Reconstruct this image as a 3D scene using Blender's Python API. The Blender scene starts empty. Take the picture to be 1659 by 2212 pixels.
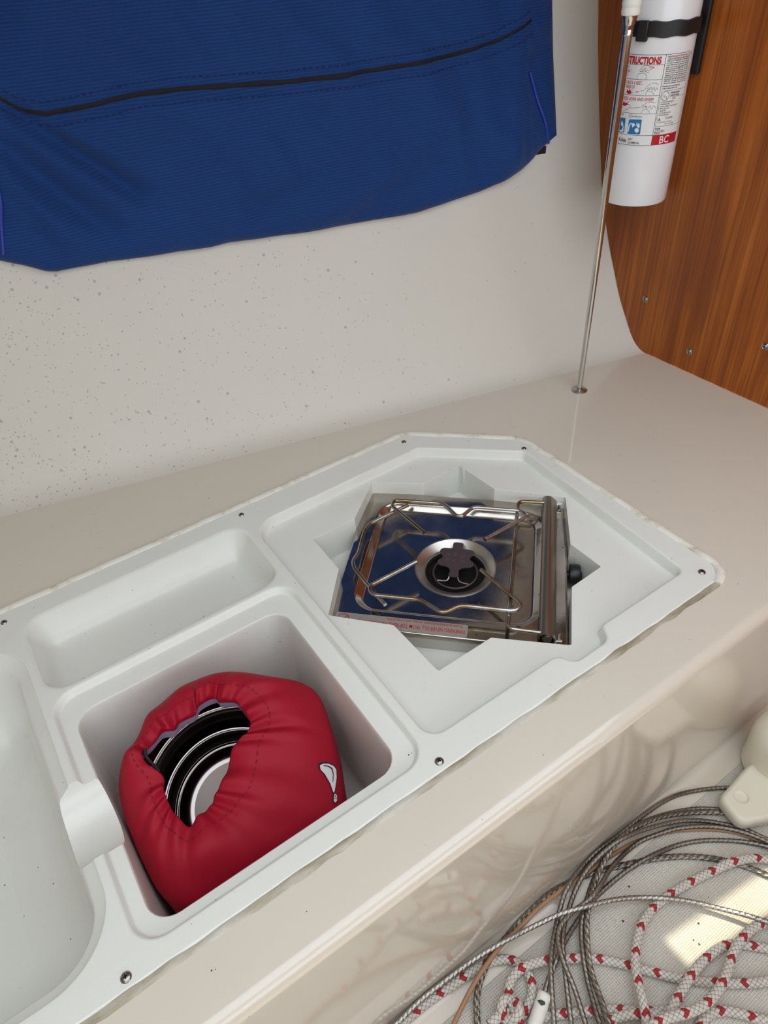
import bpy, bmesh, math, random, mathutils
from mathutils import Vector, Matrix
PI = math.pi
SKY=2.42; SUNE=4.4; EXPO=0.0
PATHS={'RE':(0.0085,[[0.333,0.1939,-0.4915],[0.3567,0.1864,-0.4915],[0.3789,0.1753,-0.4915],[0.4006,0.163,-0.4915],[0.4219,0.1502,-0.4915],[0.4433,0.1374,-0.4915],[0.4643,0.1242,-0.4915],[0.4838,0.1087,-0.4915],[0.5034,0.0933,-0.4915],[0.5238,0.0791,-0.4915],[0.5453,0.0666,-0.4915],[0.5678,0.0559,-0.4915]]),'RA':(0.0085,[[0.1176,0.3224,-0.479],[0.1409,0.3213,-0.4803],[0.1643,0.321,-0.4809],[0.1877,0.3208,-0.4812],[0.211,0.3198,-0.4823],[0.2342,0.3181,-0.484],[0.2575,0.3161,-0.4857],[0.2807,0.3141,-0.4871],[0.3039,0.3116,-0.4886],[0.3269,0.3077,-0.4902],[0.3488,0.3,-0.4912],[0.3677,0.2864,-0.4915],[0.3784,0.266,-0.4915],[0.3764,0.2431,-0.4915],[0.3624,0.2247,-0.4915],[0.3412,0.2152,-0.4915],[0.3184,0.2102,-0.4915],[0.2951,0.2094,-0.4915],[0.2731,0.2079,-0.4915],[0.2512,0.2074,-0.4915],[0.2292,0.2082,-0.4915],[0.2072,0.2101,-0.4915],[0.1855,0.2131,-0.4915],[0.1639,0.2172,-0.4915],[0.1425,0.2225,-0.4915],[0.1214,0.2289,-0.4915],[0.1008,0.2364,-0.4915],[0.0805,0.245,-0.4915]]),'RA2':(0.0085,[[0.3087,0.1917,-0.476],[0.3145,0.2147,-0.4762],[0.3214,0.2372,-0.4793],[0.3349,0.2562,-0.4805],[0.3572,0.2632,-0.4777],[0.3806,0.2603,-0.4761],[0.403,0.253,-0.4783],[0.4243,0.2433,-0.4821],[0.4449,0.2321,-0.4861],[0.4651,0.2202,-0.4896],[0.4848,0.2071,-0.4913],[0.503,0.1919,-0.4915],[0.5197,0.175,-0.4915],[0.5356,0.1575,-0.4915],[0.5509,0.1393,-0.4915],[0.5663,0.1213,-0.4915],[0.5818,0.1033,-0.4915],[0.5984,0.0863,-0.4915],[0.616,0.0704,-0.4915],[0.6341,0.0551,-0.4915],[0.6528,0.0404,-0.4915],[0.6718,0.0263,-0.4915],[0.6915,0.013,-0.4915],[0.7122,0.0014,-0.4915],[0.7332,-0.0097,-0.4915]]),'W7':(0.0052,[[0.7823,-0.1647,-0.4948],[0.8029,-0.157,-0.4948],[0.8224,-0.1468,-0.4948],[0.8405,-0.1344,-0.4948],[0.857,-0.1198,-0.4948],[0.8716,-0.1033,-0.4948],[0.884,-0.0852,-0.4948],[0.8942,-0.0656,-0.4948],[0.9019,-0.045,-0.4948],[0.907,-0.0236,-0.4948],[0.9095,-0.0018,-0.4948],[0.9093,0.0202,-0.4948],[0.9064,0.042,-0.4948],[0.9009,0.0633,-0.4948],[0.8928,0.0838,-0.4948],[0.8816,0.1042,-0.4948],[0.8706,0.1247,-0.4948],[0.8585,0.1445,-0.4948],[0.8447,0.1632,-0.4948],[0.8295,0.1807,-0.4948],[0.8127,0.1968,-0.4948],[0.795,0.2119,-0.4948],[0.7764,0.2259,-0.4948],[0.757,0.2386,-0.4948],[0.7369,0.2502,-0.4948],[0.7162,0.2609,-0.4948],[0.6951,0.2705,-0.4948],[0.6739,0.2801,-0.4948],[0.6527,0.2897,-0.4948],[0.6313,0.2987,-0.4947],[0.6096,0.3071,-0.494],[0.5874,0.3138,-0.4921],[0.5649,0.3185,-0.489],[0.5422,0.3222,-0.4853],[0.5194,0.3252,-0.482],[0.4963,0.3263,-0.4803],[0.473,0.3259,-0.4809],[0.4499,0.3251,-0.4822],[0.4267,0.3236,-0.4842],[0.4037,0.3215,-0.4859],[0.3807,0.3181,-0.4846],[0.3581,0.3138,-0.4811],[0.3357,0.3085,-0.4782],[0.3142,0.3,-0.4789],[0.2936,0.2895,-0.4819],[0.2757,0.2752,-0.4852],[0.2614,0.2574,-0.4893],[0.2473,0.2391,-0.4917],[0.2328,0.2225,-0.4925],[0.2174,0.2068,-0.4931],[0.2013,0.1918,-0.4935],[0.1844,0.1777,-0.4938],[0.1667,0.1646,-0.4941],[0.1484,0.1524,-0.4943],[0.1295,0.1411,-0.4944],[0.1101,0.1309,-0.4945],[0.0901,0.1216,-0.4946],[0.0697,0.1135,-0.4946]]),'RF':(0.0085,[[0.4341,0.1194,-0.4829],[0.452,0.1137,-0.4814],[0.4691,0.1062,-0.479],[0.4854,0.0968,-0.4769],[0.501,0.0862,-0.4765],[0.5153,0.0739,-0.4779],[0.5263,0.0588,-0.48],[0.527,0.0404,-0.4814],[0.5331,0.0192,-0.4839],[0.5381,-0.0022,-0.4858],[0.542,-0.0239,-0.4872],[0.5447,-0.0457,-0.4883],[0.5463,-0.0676,-0.4891],[0.5467,-0.0896,-0.4897],[0.546,-0.1116,-0.4901],[0.5442,-0.1335,-0.4905],[0.5412,-0.1553,-0.4907],[0.537,-0.1769,-0.4909]]),'RG':(0.0085,[[0.6532,-0.3215,-0.4915],[0.6705,-0.3078,-0.4915],[0.686,-0.2922,-0.4915],[0.6994,-0.2748,-0.4915],[0.7106,-0.2558,-0.4915],[0.7195,-0.2357,-0.4915],[0.7258,-0.2146,-0.4915],[0.7295,-0.1929,-0.4915],[0.7305,-0.1709,-0.4915],[0.7288,-0.149,-0.4915],[0.7245,-0.1274,-0.4915],[0.7176,-0.1066,-0.4915],[0.7082,-0.0867,-0.4915],[0.6964,-0.0681,-0.4915],[0.6825,-0.0511,-0.4915],[0.6651,-0.036,-0.4915],[0.6493,-0.0194,-0.4915],[0.6347,-0.0017,-0.4915],[0.6179,0.014,-0.4915],[0.5977,0.0246,-0.4915],[0.5749,0.0265,-0.4915],[0.5526,0.0213,-0.4915],[0.5306,0.0209,-0.4915],[0.5086,0.0217,-0.4915],[0.4867,0.0235,-0.4915],[0.4649,0.0266,-0.4915],[0.4433,0.0307,-0.4915],[0.4219,0.036,-0.4915],[0.4009,0.0424,-0.4915],[0.3802,0.0499,-0.4915],[0.3599,0.0585,-0.4915],[0.3402,0.0681,-0.4915]]),'RC':(0.0085,[[0.7664,-0.2573,-0.4915],[0.783,-0.2428,-0.4915],[0.7978,-0.2265,-0.4915],[0.8104,-0.2085,-0.4915],[0.8208,-0.1891,-0.4915],[0.8287,-0.1686,-0.4915],[0.834,-0.1473,-0.4915],[0.8368,-0.1254,-0.4915],[0.8368,-0.1034,-0.4915],[0.8342,-0.0816,-0.4915],[0.8289,-0.0602,-0.4915],[0.821,-0.0397,-0.4915],[0.8107,-0.0202,-0.4915],[0.7981,-0.0022,-0.4915],[0.7834,0.0142,-0.4915],[0.7634,0.0299,-0.4915],[0.7451,0.0476,-0.4915],[0.7261,0.0646,-0.4914],[0.704,0.0767,-0.4899],[0.6792,0.0812,-0.4863],[0.6541,0.083,-0.4822],[0.629,0.0827,-0.4781],[0.6039,0.0799,-0.4748],[0.5791,0.0753,-0.4715],[0.5542,0.0709,-0.4679],[0.5302,0.0633,-0.4645],[0.5066,0.0536,-0.4641],[0.4856,0.0472,-0.4709],[0.4642,0.0419,-0.4761],[0.4426,0.0377,-0.4799],[0.4209,0.0347,-0.4828],[0.3989,0.0328,-0.485],[0.377,0.032,-0.4866],[0.355,0.0324,-0.4878],[0.333,0.034,-0.4888],[0.3112,0.0367,-0.4894],[0.2895,0.0405,-0.49]]),'RB':(0.0085,[[0.9435,-0.1631,-0.4915],[0.9583,-0.1469,-0.4915],[0.9711,-0.129,-0.4915],[0.9816,-0.1097,-0.4915],[0.9897,-0.0892,-0.4915],[0.9952,-0.0679,-0.4915],[0.9981,-0.0461,-0.4915],[0.9983,-0.0241,-0.4915],[0.9958,-0.0022,-0.4915],[0.9907,0.0191,-0.4915],[0.983,0.0398,-0.4915],[0.9728,0.0593,-0.4915],[0.9604,0.0774,-0.4915],[0.9458,0.0939,-0.4915],[0.9293,0.1085,-0.4915],[0.9091,0.1211,-0.4909],[0.8903,0.1353,-0.4882],[0.8703,0.1475,-0.4845],[0.8484,0.1566,-0.4825],[0.8261,0.1645,-0.4845],[0.8035,0.1708,-0.4882],[0.7807,0.177,-0.4909],[0.7575,0.1823,-0.4915],[0.7341,0.1868,-0.4915],[0.7107,0.1906,-0.4915],[0.687,0.1933,-0.4915],[0.6633,0.195,-0.4912],[0.6397,0.194,-0.4891],[0.6165,0.19,-0.4855],[0.5942,0.1827,-0.4818],[0.5734,0.1719,-0.478],[0.5538,0.1589,-0.4742],[0.536,0.1436,-0.4705],[0.5207,0.1258,-0.4668],[0.507,0.1067,-0.4631],[0.4928,0.0878,-0.4612],[0.477,0.07,-0.4622],[0.4623,0.0537,-0.4695],[0.4467,0.0382,-0.475],[0.4303,0.0235,-0.4791],[0.4131,0.0098,-0.4822],[0.3953,-0.0031,-0.4845],[0.3768,-0.015,-0.4863],[0.3577,-0.026,-0.4876],[0.3381,-0.0359,-0.4886],[0.3179,-0.0448,-0.4893],[0.2974,-0.0526,-0.4898]]),'RD':(0.0085,[[0.9243,-0.2098,-0.4915],[0.9338,-0.1899,-0.4915],[0.9409,-0.1691,-0.4915],[0.9453,-0.1475,-0.4914],[0.9471,-0.1256,-0.4914],[0.9462,-0.1036,-0.4914],[0.9426,-0.0819,-0.4913],[0.9364,-0.0608,-0.4913],[0.9276,-0.0406,-0.4912],[0.9165,-0.0216,-0.4911],[0.9032,-0.0042,-0.491],[0.8878,0.0116,-0.4908],[0.8706,0.0253,-0.4906],[0.8519,0.0368,-0.4903],[0.8319,0.046,-0.4899],[0.8084,0.0535,-0.4875],[0.785,0.0609,-0.4839],[0.761,0.0651,-0.4801],[0.7366,0.0655,-0.4763],[0.712,0.0626,-0.4756],[0.6881,0.0565,-0.4747],[0.665,0.0485,-0.4708],[0.6413,0.0422,-0.4672],[0.6171,0.0387,-0.4635],[0.5927,0.0379,-0.4593],[0.5687,0.0419,-0.4554],[0.5453,0.049,-0.4514],[0.5227,0.0586,-0.4487],[0.4992,0.0663,-0.4479],[0.4749,0.0709,-0.4464],[0.4539,0.0775,-0.4577],[0.4333,0.0851,-0.4661],[0.4131,0.0939,-0.4725],[0.3934,0.1037,-0.4772],[0.3743,0.1145,-0.4808],[0.3557,0.1262,-0.4835],[0.3378,0.139,-0.4855],[0.3205,0.1527,-0.487],[0.304,0.1672,-0.4881],[0.2883,0.1826,-0.489]]),'C1':(0.0042,[[0.7941,-0.1131,-0.4958],[0.8157,-0.1087,-0.4958],[0.8365,-0.1017,-0.4958],[0.8564,-0.0922,-0.4958],[0.8749,-0.0803,-0.4958],[0.8919,-0.0663,-0.4958],[0.907,-0.0503,-0.4958],[0.92,-0.0326,-0.4958],[0.9309,-0.0135,-0.4958],[0.9392,0.0069,-0.4958],[0.9451,0.0281,-0.4958],[0.9483,0.0498,-0.4958],[0.9489,0.0718,-0.4958],[0.9467,0.0937,-0.4958],[0.9419,0.1152,-0.4958],[0.9352,0.1372,-0.4958],[0.9265,0.1585,-0.4958],[0.9159,0.1789,-0.4958],[0.9022,0.1973,-0.4958],[0.886,0.2137,-0.4958],[0.8683,0.2283,-0.4958],[0.8499,0.242,-0.4958],[0.8306,0.2546,-0.4958],[0.8109,0.2665,-0.4958],[0.7904,0.2768,-0.4958],[0.769,0.2854,-0.4958],[0.7473,0.293,-0.4958],[0.7253,0.2997,-0.4958],[0.7028,0.3044,-0.4957],[0.6801,0.3078,-0.4952],[0.6573,0.3101,-0.4934],[0.6346,0.3114,-0.4901],[0.6118,0.3122,-0.4866],[0.5891,0.3132,-0.4834],[0.5663,0.3147,-0.4806],[0.5435,0.3163,-0.4781],[0.5206,0.3175,-0.4763],[0.4976,0.3184,-0.4753],[0.4747,0.3188,-0.475],[0.4517,0.3183,-0.4759],[0.4289,0.3162,-0.478],[0.406,0.3143,-0.4786],[0.3831,0.3134,-0.4762],[0.3606,0.3107,-0.4728],[0.3382,0.3062,-0.4702],[0.3157,0.3012,-0.4702],[0.2936,0.2956,-0.4728],[0.2718,0.2891,-0.4762],[0.2504,0.2816,-0.4801],[0.2292,0.2734,-0.4838],[0.2079,0.2651,-0.4861],[0.187,0.2582,-0.4886],[0.1658,0.2524,-0.4904],[0.1443,0.2478,-0.4917],[0.1226,0.2443,-0.4927],[0.1007,0.2419,-0.4935],[0.0787,0.2407,-0.4941],[0.0567,0.2406,-0.4945],[0.0348,0.2416,-0.4948],[0.0129,0.2439,-0.4951],[-0.0089,0.2472,-0.4953]]),'W6':(0.0043,[[0.8676,-0.1429,-0.4956],[0.8869,-0.1324,-0.4955],[0.9048,-0.1197,-0.4955],[0.9211,-0.1048,-0.4954],[0.9354,-0.0881,-0.4953],[0.9476,-0.0698,-0.4951],[0.9574,-0.0501,-0.4949],[0.9648,-0.0294,-0.4947],[0.9696,-0.0079,-0.4943],[0.9717,0.014,-0.4938],[0.9712,0.036,-0.4932],[0.968,0.0577,-0.4924],[0.9621,0.0789,-0.4913],[0.9537,0.0993,-0.4898],[0.9429,0.1184,-0.4879],[0.9288,0.1372,-0.4892],[0.9152,0.156,-0.4926],[0.9,0.1736,-0.4952],[0.8825,0.1892,-0.4957],[0.8639,0.2036,-0.4957],[0.8448,0.2172,-0.4957],[0.8246,0.2292,-0.4957],[0.8036,0.2395,-0.4957],[0.7817,0.248,-0.495],[0.7592,0.2541,-0.4923],[0.7365,0.2588,-0.4887],[0.7136,0.263,-0.4863],[0.6905,0.2671,-0.4873],[0.6675,0.2706,-0.4905],[0.6444,0.2729,-0.4938],[0.621,0.274,-0.4955],[0.5976,0.2739,-0.4956],[0.5742,0.2726,-0.4942],[0.5512,0.2694,-0.4909],[0.5285,0.2649,-0.487],[0.5059,0.2597,-0.4832],[0.4835,0.2538,-0.4791],[0.4614,0.2467,-0.4759],[0.4397,0.2383,-0.4732],[0.4179,0.2297,-0.4741],[0.3964,0.2209,-0.4774],[0.376,0.2095,-0.4796]]),'W1':(0.0043,[[1.031,0.2144,-0.4957],[1.0146,0.2301,-0.4957],[0.998,0.2456,-0.4957],[0.9803,0.2599,-0.4957],[0.9617,0.2729,-0.4957],[0.9423,0.2848,-0.4957],[0.9223,0.2956,-0.4957],[0.9018,0.3053,-0.4952],[0.8806,0.3132,-0.4935],[0.8587,0.3184,-0.4907],[0.8363,0.3217,-0.488],[0.8139,0.324,-0.4856],[0.7913,0.3255,-0.4836],[0.7686,0.3262,-0.4825],[0.7459,0.3267,-0.4817],[0.7232,0.327,-0.4812],[0.7005,0.3272,-0.4808],[0.6778,0.3278,-0.4794],[0.6552,0.3287,-0.4774],[0.6325,0.3287,-0.4775],[0.6098,0.3274,-0.4785],[0.5874,0.3245,-0.4764],[0.5653,0.3203,-0.4731],[0.5435,0.3146,-0.471],[0.5221,0.3071,-0.4726],[0.5024,0.2962,-0.4758],[0.4832,0.2844,-0.4783],[0.4642,0.272,-0.477],[0.4455,0.2596,-0.4736],[0.4277,0.2459,-0.4702],[0.4113,0.2304,-0.4682],[0.3964,0.2133,-0.4695],[0.3821,0.196,-0.473],[0.368,0.1785,-0.4767],[0.3537,0.161,-0.479],[0.3389,0.1447,-0.4832],[0.3233,0.1292,-0.4863],[0.307,0.1145,-0.4887],[0.2898,0.1007,-0.4904],[0.272,0.0878,-0.4917],[0.2535,0.0759,-0.4927],[0.2345,0.0649,-0.4935],[0.2148,0.055,-0.494],[0.1947,0.0461,-0.4944],[0.1742,0.0382,-0.4948]]),'W2':(0.0043,[[0.9702,0.1944,-0.4957],[0.9536,0.2109,-0.4957],[0.937,0.2275,-0.4957],[0.9198,0.2434,-0.4957],[0.902,0.2587,-0.4957],[0.8829,0.2724,-0.4957],[0.8625,0.284,-0.4956],[0.8412,0.2937,-0.4943],[0.8194,0.3015,-0.491],[0.7972,0.308,-0.4871],[0.7747,0.3136,-0.4836],[0.7518,0.3176,-0.4801],[0.7286,0.3195,-0.4773],[0.7052,0.32,-0.4764],[0.6818,0.319,-0.4782],[0.6588,0.3159,-0.4813],[0.6363,0.3096,-0.4826],[0.6139,0.3026,-0.4843],[0.5918,0.2952,-0.4869],[0.5706,0.2855,-0.4859],[0.5501,0.2746,-0.4824],[0.5296,0.2634,-0.4798],[0.5108,0.2495,-0.4808],[0.4942,0.233,-0.4816],[0.479,0.2153,-0.4798],[0.4651,0.1964,-0.4812],[0.4526,0.1767,-0.4831],[0.441,0.1564,-0.4814],[0.4297,0.136,-0.479],[0.4187,0.1153,-0.4782],[0.4072,0.0965,-0.4826],[0.3948,0.0784,-0.4859],[0.3814,0.0609,-0.4883],[0.3671,0.0442,-0.4902],[0.3519,0.0283,-0.4916],[0.336,0.0131,-0.4926],[0.3192,-0.0012,-0.4934],[0.3018,-0.0145,-0.494],[0.2836,-0.027,-0.4944],[0.2649,-0.0385,-0.4947]]),'W3':(0.005,[[0.9653,0.1934,-0.4881],[0.9477,0.2084,-0.4888],[0.9304,0.2236,-0.49],[0.9128,0.2384,-0.4915],[0.8948,0.2529,-0.4926],[0.876,0.2663,-0.492],[0.8561,0.2777,-0.4891],[0.8356,0.2878,-0.4856],[0.8146,0.2966,-0.4818],[0.7931,0.304,-0.4781],[0.7709,0.3095,-0.4747],[0.7484,0.3136,-0.4713],[0.7257,0.3167,-0.4688],[0.7026,0.3177,-0.4681],[0.6796,0.3167,-0.4696],[0.6569,0.3134,-0.472],[0.6348,0.3069,-0.4738],[0.613,0.2995,-0.4758],[0.5916,0.2911,-0.4776],[0.5711,0.2805,-0.4772],[0.5514,0.2685,-0.4756],[0.532,0.256,-0.4754],[0.5149,0.2407,-0.4777],[0.4991,0.224,-0.4797],[0.4838,0.2067,-0.4793],[0.4707,0.1877,-0.4797],[0.4599,0.1674,-0.4778],[0.4503,0.1466,-0.4746],[0.4395,0.1265,-0.4712],[0.4288,0.1061,-0.4704],[0.4175,0.0872,-0.4766],[0.4052,0.0689,-0.4812],[0.392,0.0513,-0.4846],[0.3779,0.0345,-0.4872],[0.3629,0.0184,-0.4892],[0.3471,0.0031,-0.4906],[0.3305,-0.0114,-0.4917],[0.3132,-0.0249,-0.4925],[0.2952,-0.0376,-0.4932],[0.2765,-0.0492,-0.4936]]),'W4':(0.0043,[[0.8335,-0.1186,-0.4957],[0.8545,-0.1119,-0.4957],[0.8744,-0.1026,-0.4957],[0.8931,-0.0911,-0.4957],[0.9103,-0.0773,-0.4957],[0.9257,-0.0615,-0.4957],[0.939,-0.044,-0.4957],[0.9501,-0.025,-0.4957],[0.9588,-0.0048,-0.4957],[0.9649,0.0163,-0.4957],[0.9685,0.038,-0.4957],[0.9693,0.06,-0.4957],[0.9675,0.0819,-0.4957],[0.963,0.1035,-0.4957],[0.956,0.1243,-0.4957],[0.9453,0.1445,-0.4957],[0.9361,0.1654,-0.4957],[0.926,0.1858,-0.4957],[0.9127,0.2044,-0.4957],[0.8976,0.2214,-0.4949],[0.8812,0.237,-0.4922],[0.8634,0.2509,-0.4887],[0.8444,0.263,-0.4851],[0.8245,0.2736,-0.4815],[0.8037,0.2824,-0.4779],[0.7824,0.2898,-0.4742],[0.7609,0.2966,-0.4706],[0.7393,0.3028,-0.467],[0.7173,0.3079,-0.4634],[0.695,0.3123,-0.461],[0.6725,0.3157,-0.4614],[0.6499,0.3175,-0.4645],[0.6274,0.3176,-0.4682],[0.6049,0.316,-0.4717],[0.5826,0.3122,-0.4741],[0.5607,0.3061,-0.4761],[0.5395,0.2979,-0.4789],[0.519,0.288,-0.4788],[0.499,0.2775,-0.4755],[0.4799,0.2657,-0.4718],[0.4622,0.2515,-0.4687],[0.4467,0.2349,-0.4681],[0.4328,0.217,-0.4708],[0.4192,0.1989,-0.4741],[0.4058,0.1808,-0.4776],[0.3923,0.1625,-0.48],[0.3787,0.1443,-0.4818],[0.3646,0.1274,-0.4852],[0.3497,0.1112,-0.4879],[0.334,0.0958,-0.4898],[0.3174,0.0813,-0.4913],[0.3002,0.0677,-0.4924],[0.2822,0.055,-0.4932],[0.2636,0.0432,-0.4938],[0.2444,0.0324,-0.4943],[0.2247,0.0227,-0.4947],[0.2045,0.014,-0.4949]]),'W5':(0.0043,[[0.7817,-0.1046,-0.4954],[0.8034,-0.101,-0.4953],[0.8245,-0.0948,-0.4952],[0.8447,-0.0861,-0.4951],[0.8637,-0.0749,-0.4948],[0.8812,-0.0616,-0.4946],[0.8969,-0.0462,-0.4942],[0.9106,-0.029,-0.4937],[0.9222,-0.0103,-0.493],[0.9313,0.0097,-0.4921],[0.938,0.0307,-0.4909],[0.9421,0.0523,-0.4893],[0.9435,0.0743,-0.4871],[0.9422,0.0962,-0.4843],[0.9382,0.1179,-0.4804],[0.9325,0.1402,-0.4819],[0.9245,0.1616,-0.4852],[0.9138,0.1819,-0.4873],[0.8999,0.2004,-0.4876],[0.8841,0.2172,-0.4878],[0.8667,0.2323,-0.4879],[0.848,0.2459,-0.4878],[0.8283,0.258,-0.4877],[0.8078,0.2685,-0.4875],[0.7863,0.2771,-0.4876],[0.7644,0.2844,-0.488],[0.7423,0.2913,-0.4884],[0.7197,0.2956,-0.4893],[0.6967,0.2965,-0.4887],[0.6738,0.2954,-0.4854],[0.6511,0.293,-0.4819],[0.6286,0.2889,-0.4784],[0.6067,0.2829,-0.4747],[0.5847,0.2769,-0.471],[0.5621,0.2729,-0.4684],[0.5391,0.2726,-0.4689],[0.5162,0.2752,-0.4691],[0.4932,0.2737,-0.4668],[0.4708,0.2685,-0.466],[0.4529,0.2544,-0.4645],[0.4408,0.2349,-0.4621],[0.432,0.2136,-0.463],[0.4255,0.1917,-0.466],[0.4175,0.1703,-0.4698],[0.4084,0.1494,-0.4736],[0.3989,0.1285,-0.476],[0.3889,0.1089,-0.4809],[0.3779,0.0899,-0.4846],[0.3659,0.0714,-0.4874],[0.353,0.0536,-0.4895],[0.3391,0.0365,-0.491],[0.3244,0.0202,-0.4922],[0.3088,0.0046,-0.4931],[0.2925,-0.0101,-0.4937],[0.2754,-0.0239,-0.4942],[0.2576,-0.0368,-0.4946]]),'W8':(0.0043,[[0.7019,-0.2184,-0.4953],[0.7223,-0.2101,-0.4952],[0.7415,-0.1993,-0.495],[0.7592,-0.1863,-0.4948],[0.7752,-0.1712,-0.4945],[0.7893,-0.1543,-0.4942],[0.8012,-0.1358,-0.4936],[0.8107,-0.116,-0.4929],[0.8178,-0.0951,-0.492],[0.8222,-0.0736,-0.4908],[0.824,-0.0517,-0.4892],[0.8232,-0.0297,-0.487],[0.8196,-0.008,-0.4841],[0.8134,0.0132,-0.4802],[0.8047,0.0334,-0.4751],[0.7945,0.0536,-0.4738],[0.7819,0.0725,-0.4741],[0.7694,0.0912,-0.4774],[0.7561,0.1093,-0.4809],[0.7423,0.1272,-0.4832],[0.7279,0.1448,-0.4837],[0.7125,0.1615,-0.4835],[0.696,0.177,-0.4821],[0.6783,0.1912,-0.48],[0.6606,0.2054,-0.4807],[0.6424,0.2189,-0.4807],[0.6231,0.2304,-0.4776],[0.6031,0.2406,-0.474],[0.5826,0.2498,-0.4704],[0.5616,0.2577,-0.4669],[0.5404,0.2651,-0.4635],[0.5192,0.273,-0.4615],[0.4981,0.2814,-0.4628],[0.4769,0.2889,-0.4661],[0.4553,0.295,-0.4697],[0.4335,0.3007,-0.4726],[0.4113,0.3054,-0.4721],[0.3891,0.3089,-0.4688],[0.3668,0.3124,-0.4664],[0.3444,0.3163,-0.4676],[0.3223,0.3202,-0.4708],[0.2999,0.3232,-0.473],[0.2772,0.325,-0.4724],[0.2546,0.3259,-0.4711],[0.2319,0.3265,-0.47],[0.2092,0.3272,-0.4691],[0.1864,0.3272,-0.469],[0.1638,0.3257,-0.4688],[0.1412,0.3236,-0.4675],[0.1185,0.3224,-0.4669],[0.0965,0.3219,-0.4741],[0.0745,0.3226,-0.4795],[0.0526,0.3245,-0.4835],[0.0308,0.3275,-0.4866],[0.0092,0.3316,-0.4889],[-0.0122,0.3369,-0.4906],[-0.0333,0.3432,-0.4919],[-0.0539,0.3507,-0.4928],[-0.0742,0.3592,-0.4935],[-0.094,0.3688,-0.4941]])}
BAG_M=[[0.1053,0.768,0.0022],[0.1258,0.7565,-0.0024],[0.1304,0.7412,-0.0085],[0.132,0.7224,-0.016],[0.1312,0.7103,-0.0209],[0.1112,0.6992,-0.0253],[0.0878,0.6921,-0.0282],[0.064,0.6683,-0.0377],[0.0454,0.6549,-0.043],[0.0308,0.6443,-0.0473],[0.0174,0.6355,-0.0508],[-0.003,0.634,-0.0514],[-0.0224,0.6264,-0.0544],[-0.0299,0.6512,-0.0445],[-0.033,0.6619,-0.0402],[-0.0322,0.6793,-0.0333],[-0.0295,0.6943,-0.0273],[-0.0234,0.7099,-0.021],[-0.0369,0.737,-0.0102],[-0.0354,0.7565,-0.0024],[-0.0137,0.7625,0.0],[0.0077,0.7706,0.0033],[0.0242,0.7646,0.0009],[0.0364,0.771,0.0034],[0.0606,0.7699,0.003],[0.0749,0.7797,0.0069],[0.1005,0.7783,0.0063]]
BAG_O=[[0.1664,0.8277,-0.0347],[0.212,0.7909,-0.0457],[0.2538,0.7553,-0.0564],[0.2667,0.721,-0.0667],[0.2559,0.6699,-0.082],[0.2457,0.639,-0.0913],[0.2311,0.6031,-0.1021],[0.215,0.5696,-0.1121],[0.1867,0.5289,-0.1243],[0.1436,0.5235,-0.126],[0.0834,0.5223,-0.1263],[0.0227,0.5303,-0.1239],[-0.0572,0.5408,-0.1208],[-0.0887,0.5606,-0.1148],[-0.1041,0.5915,-0.1055],[-0.1075,0.6373,-0.0918],[-0.107,0.6784,-0.0795],[-0.1048,0.716,-0.0682],[-0.0935,0.7576,-0.0557],[-0.0702,0.7871,-0.0469],[-0.0367,0.8088,-0.0404],[-0.0079,0.8367,-0.032],[0.0241,0.8475,-0.0288],[0.0621,0.8546,-0.0266],[0.0891,0.8553,-0.0264],[0.1134,0.8498,-0.028],[0.1404,0.84,-0.031]]
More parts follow.
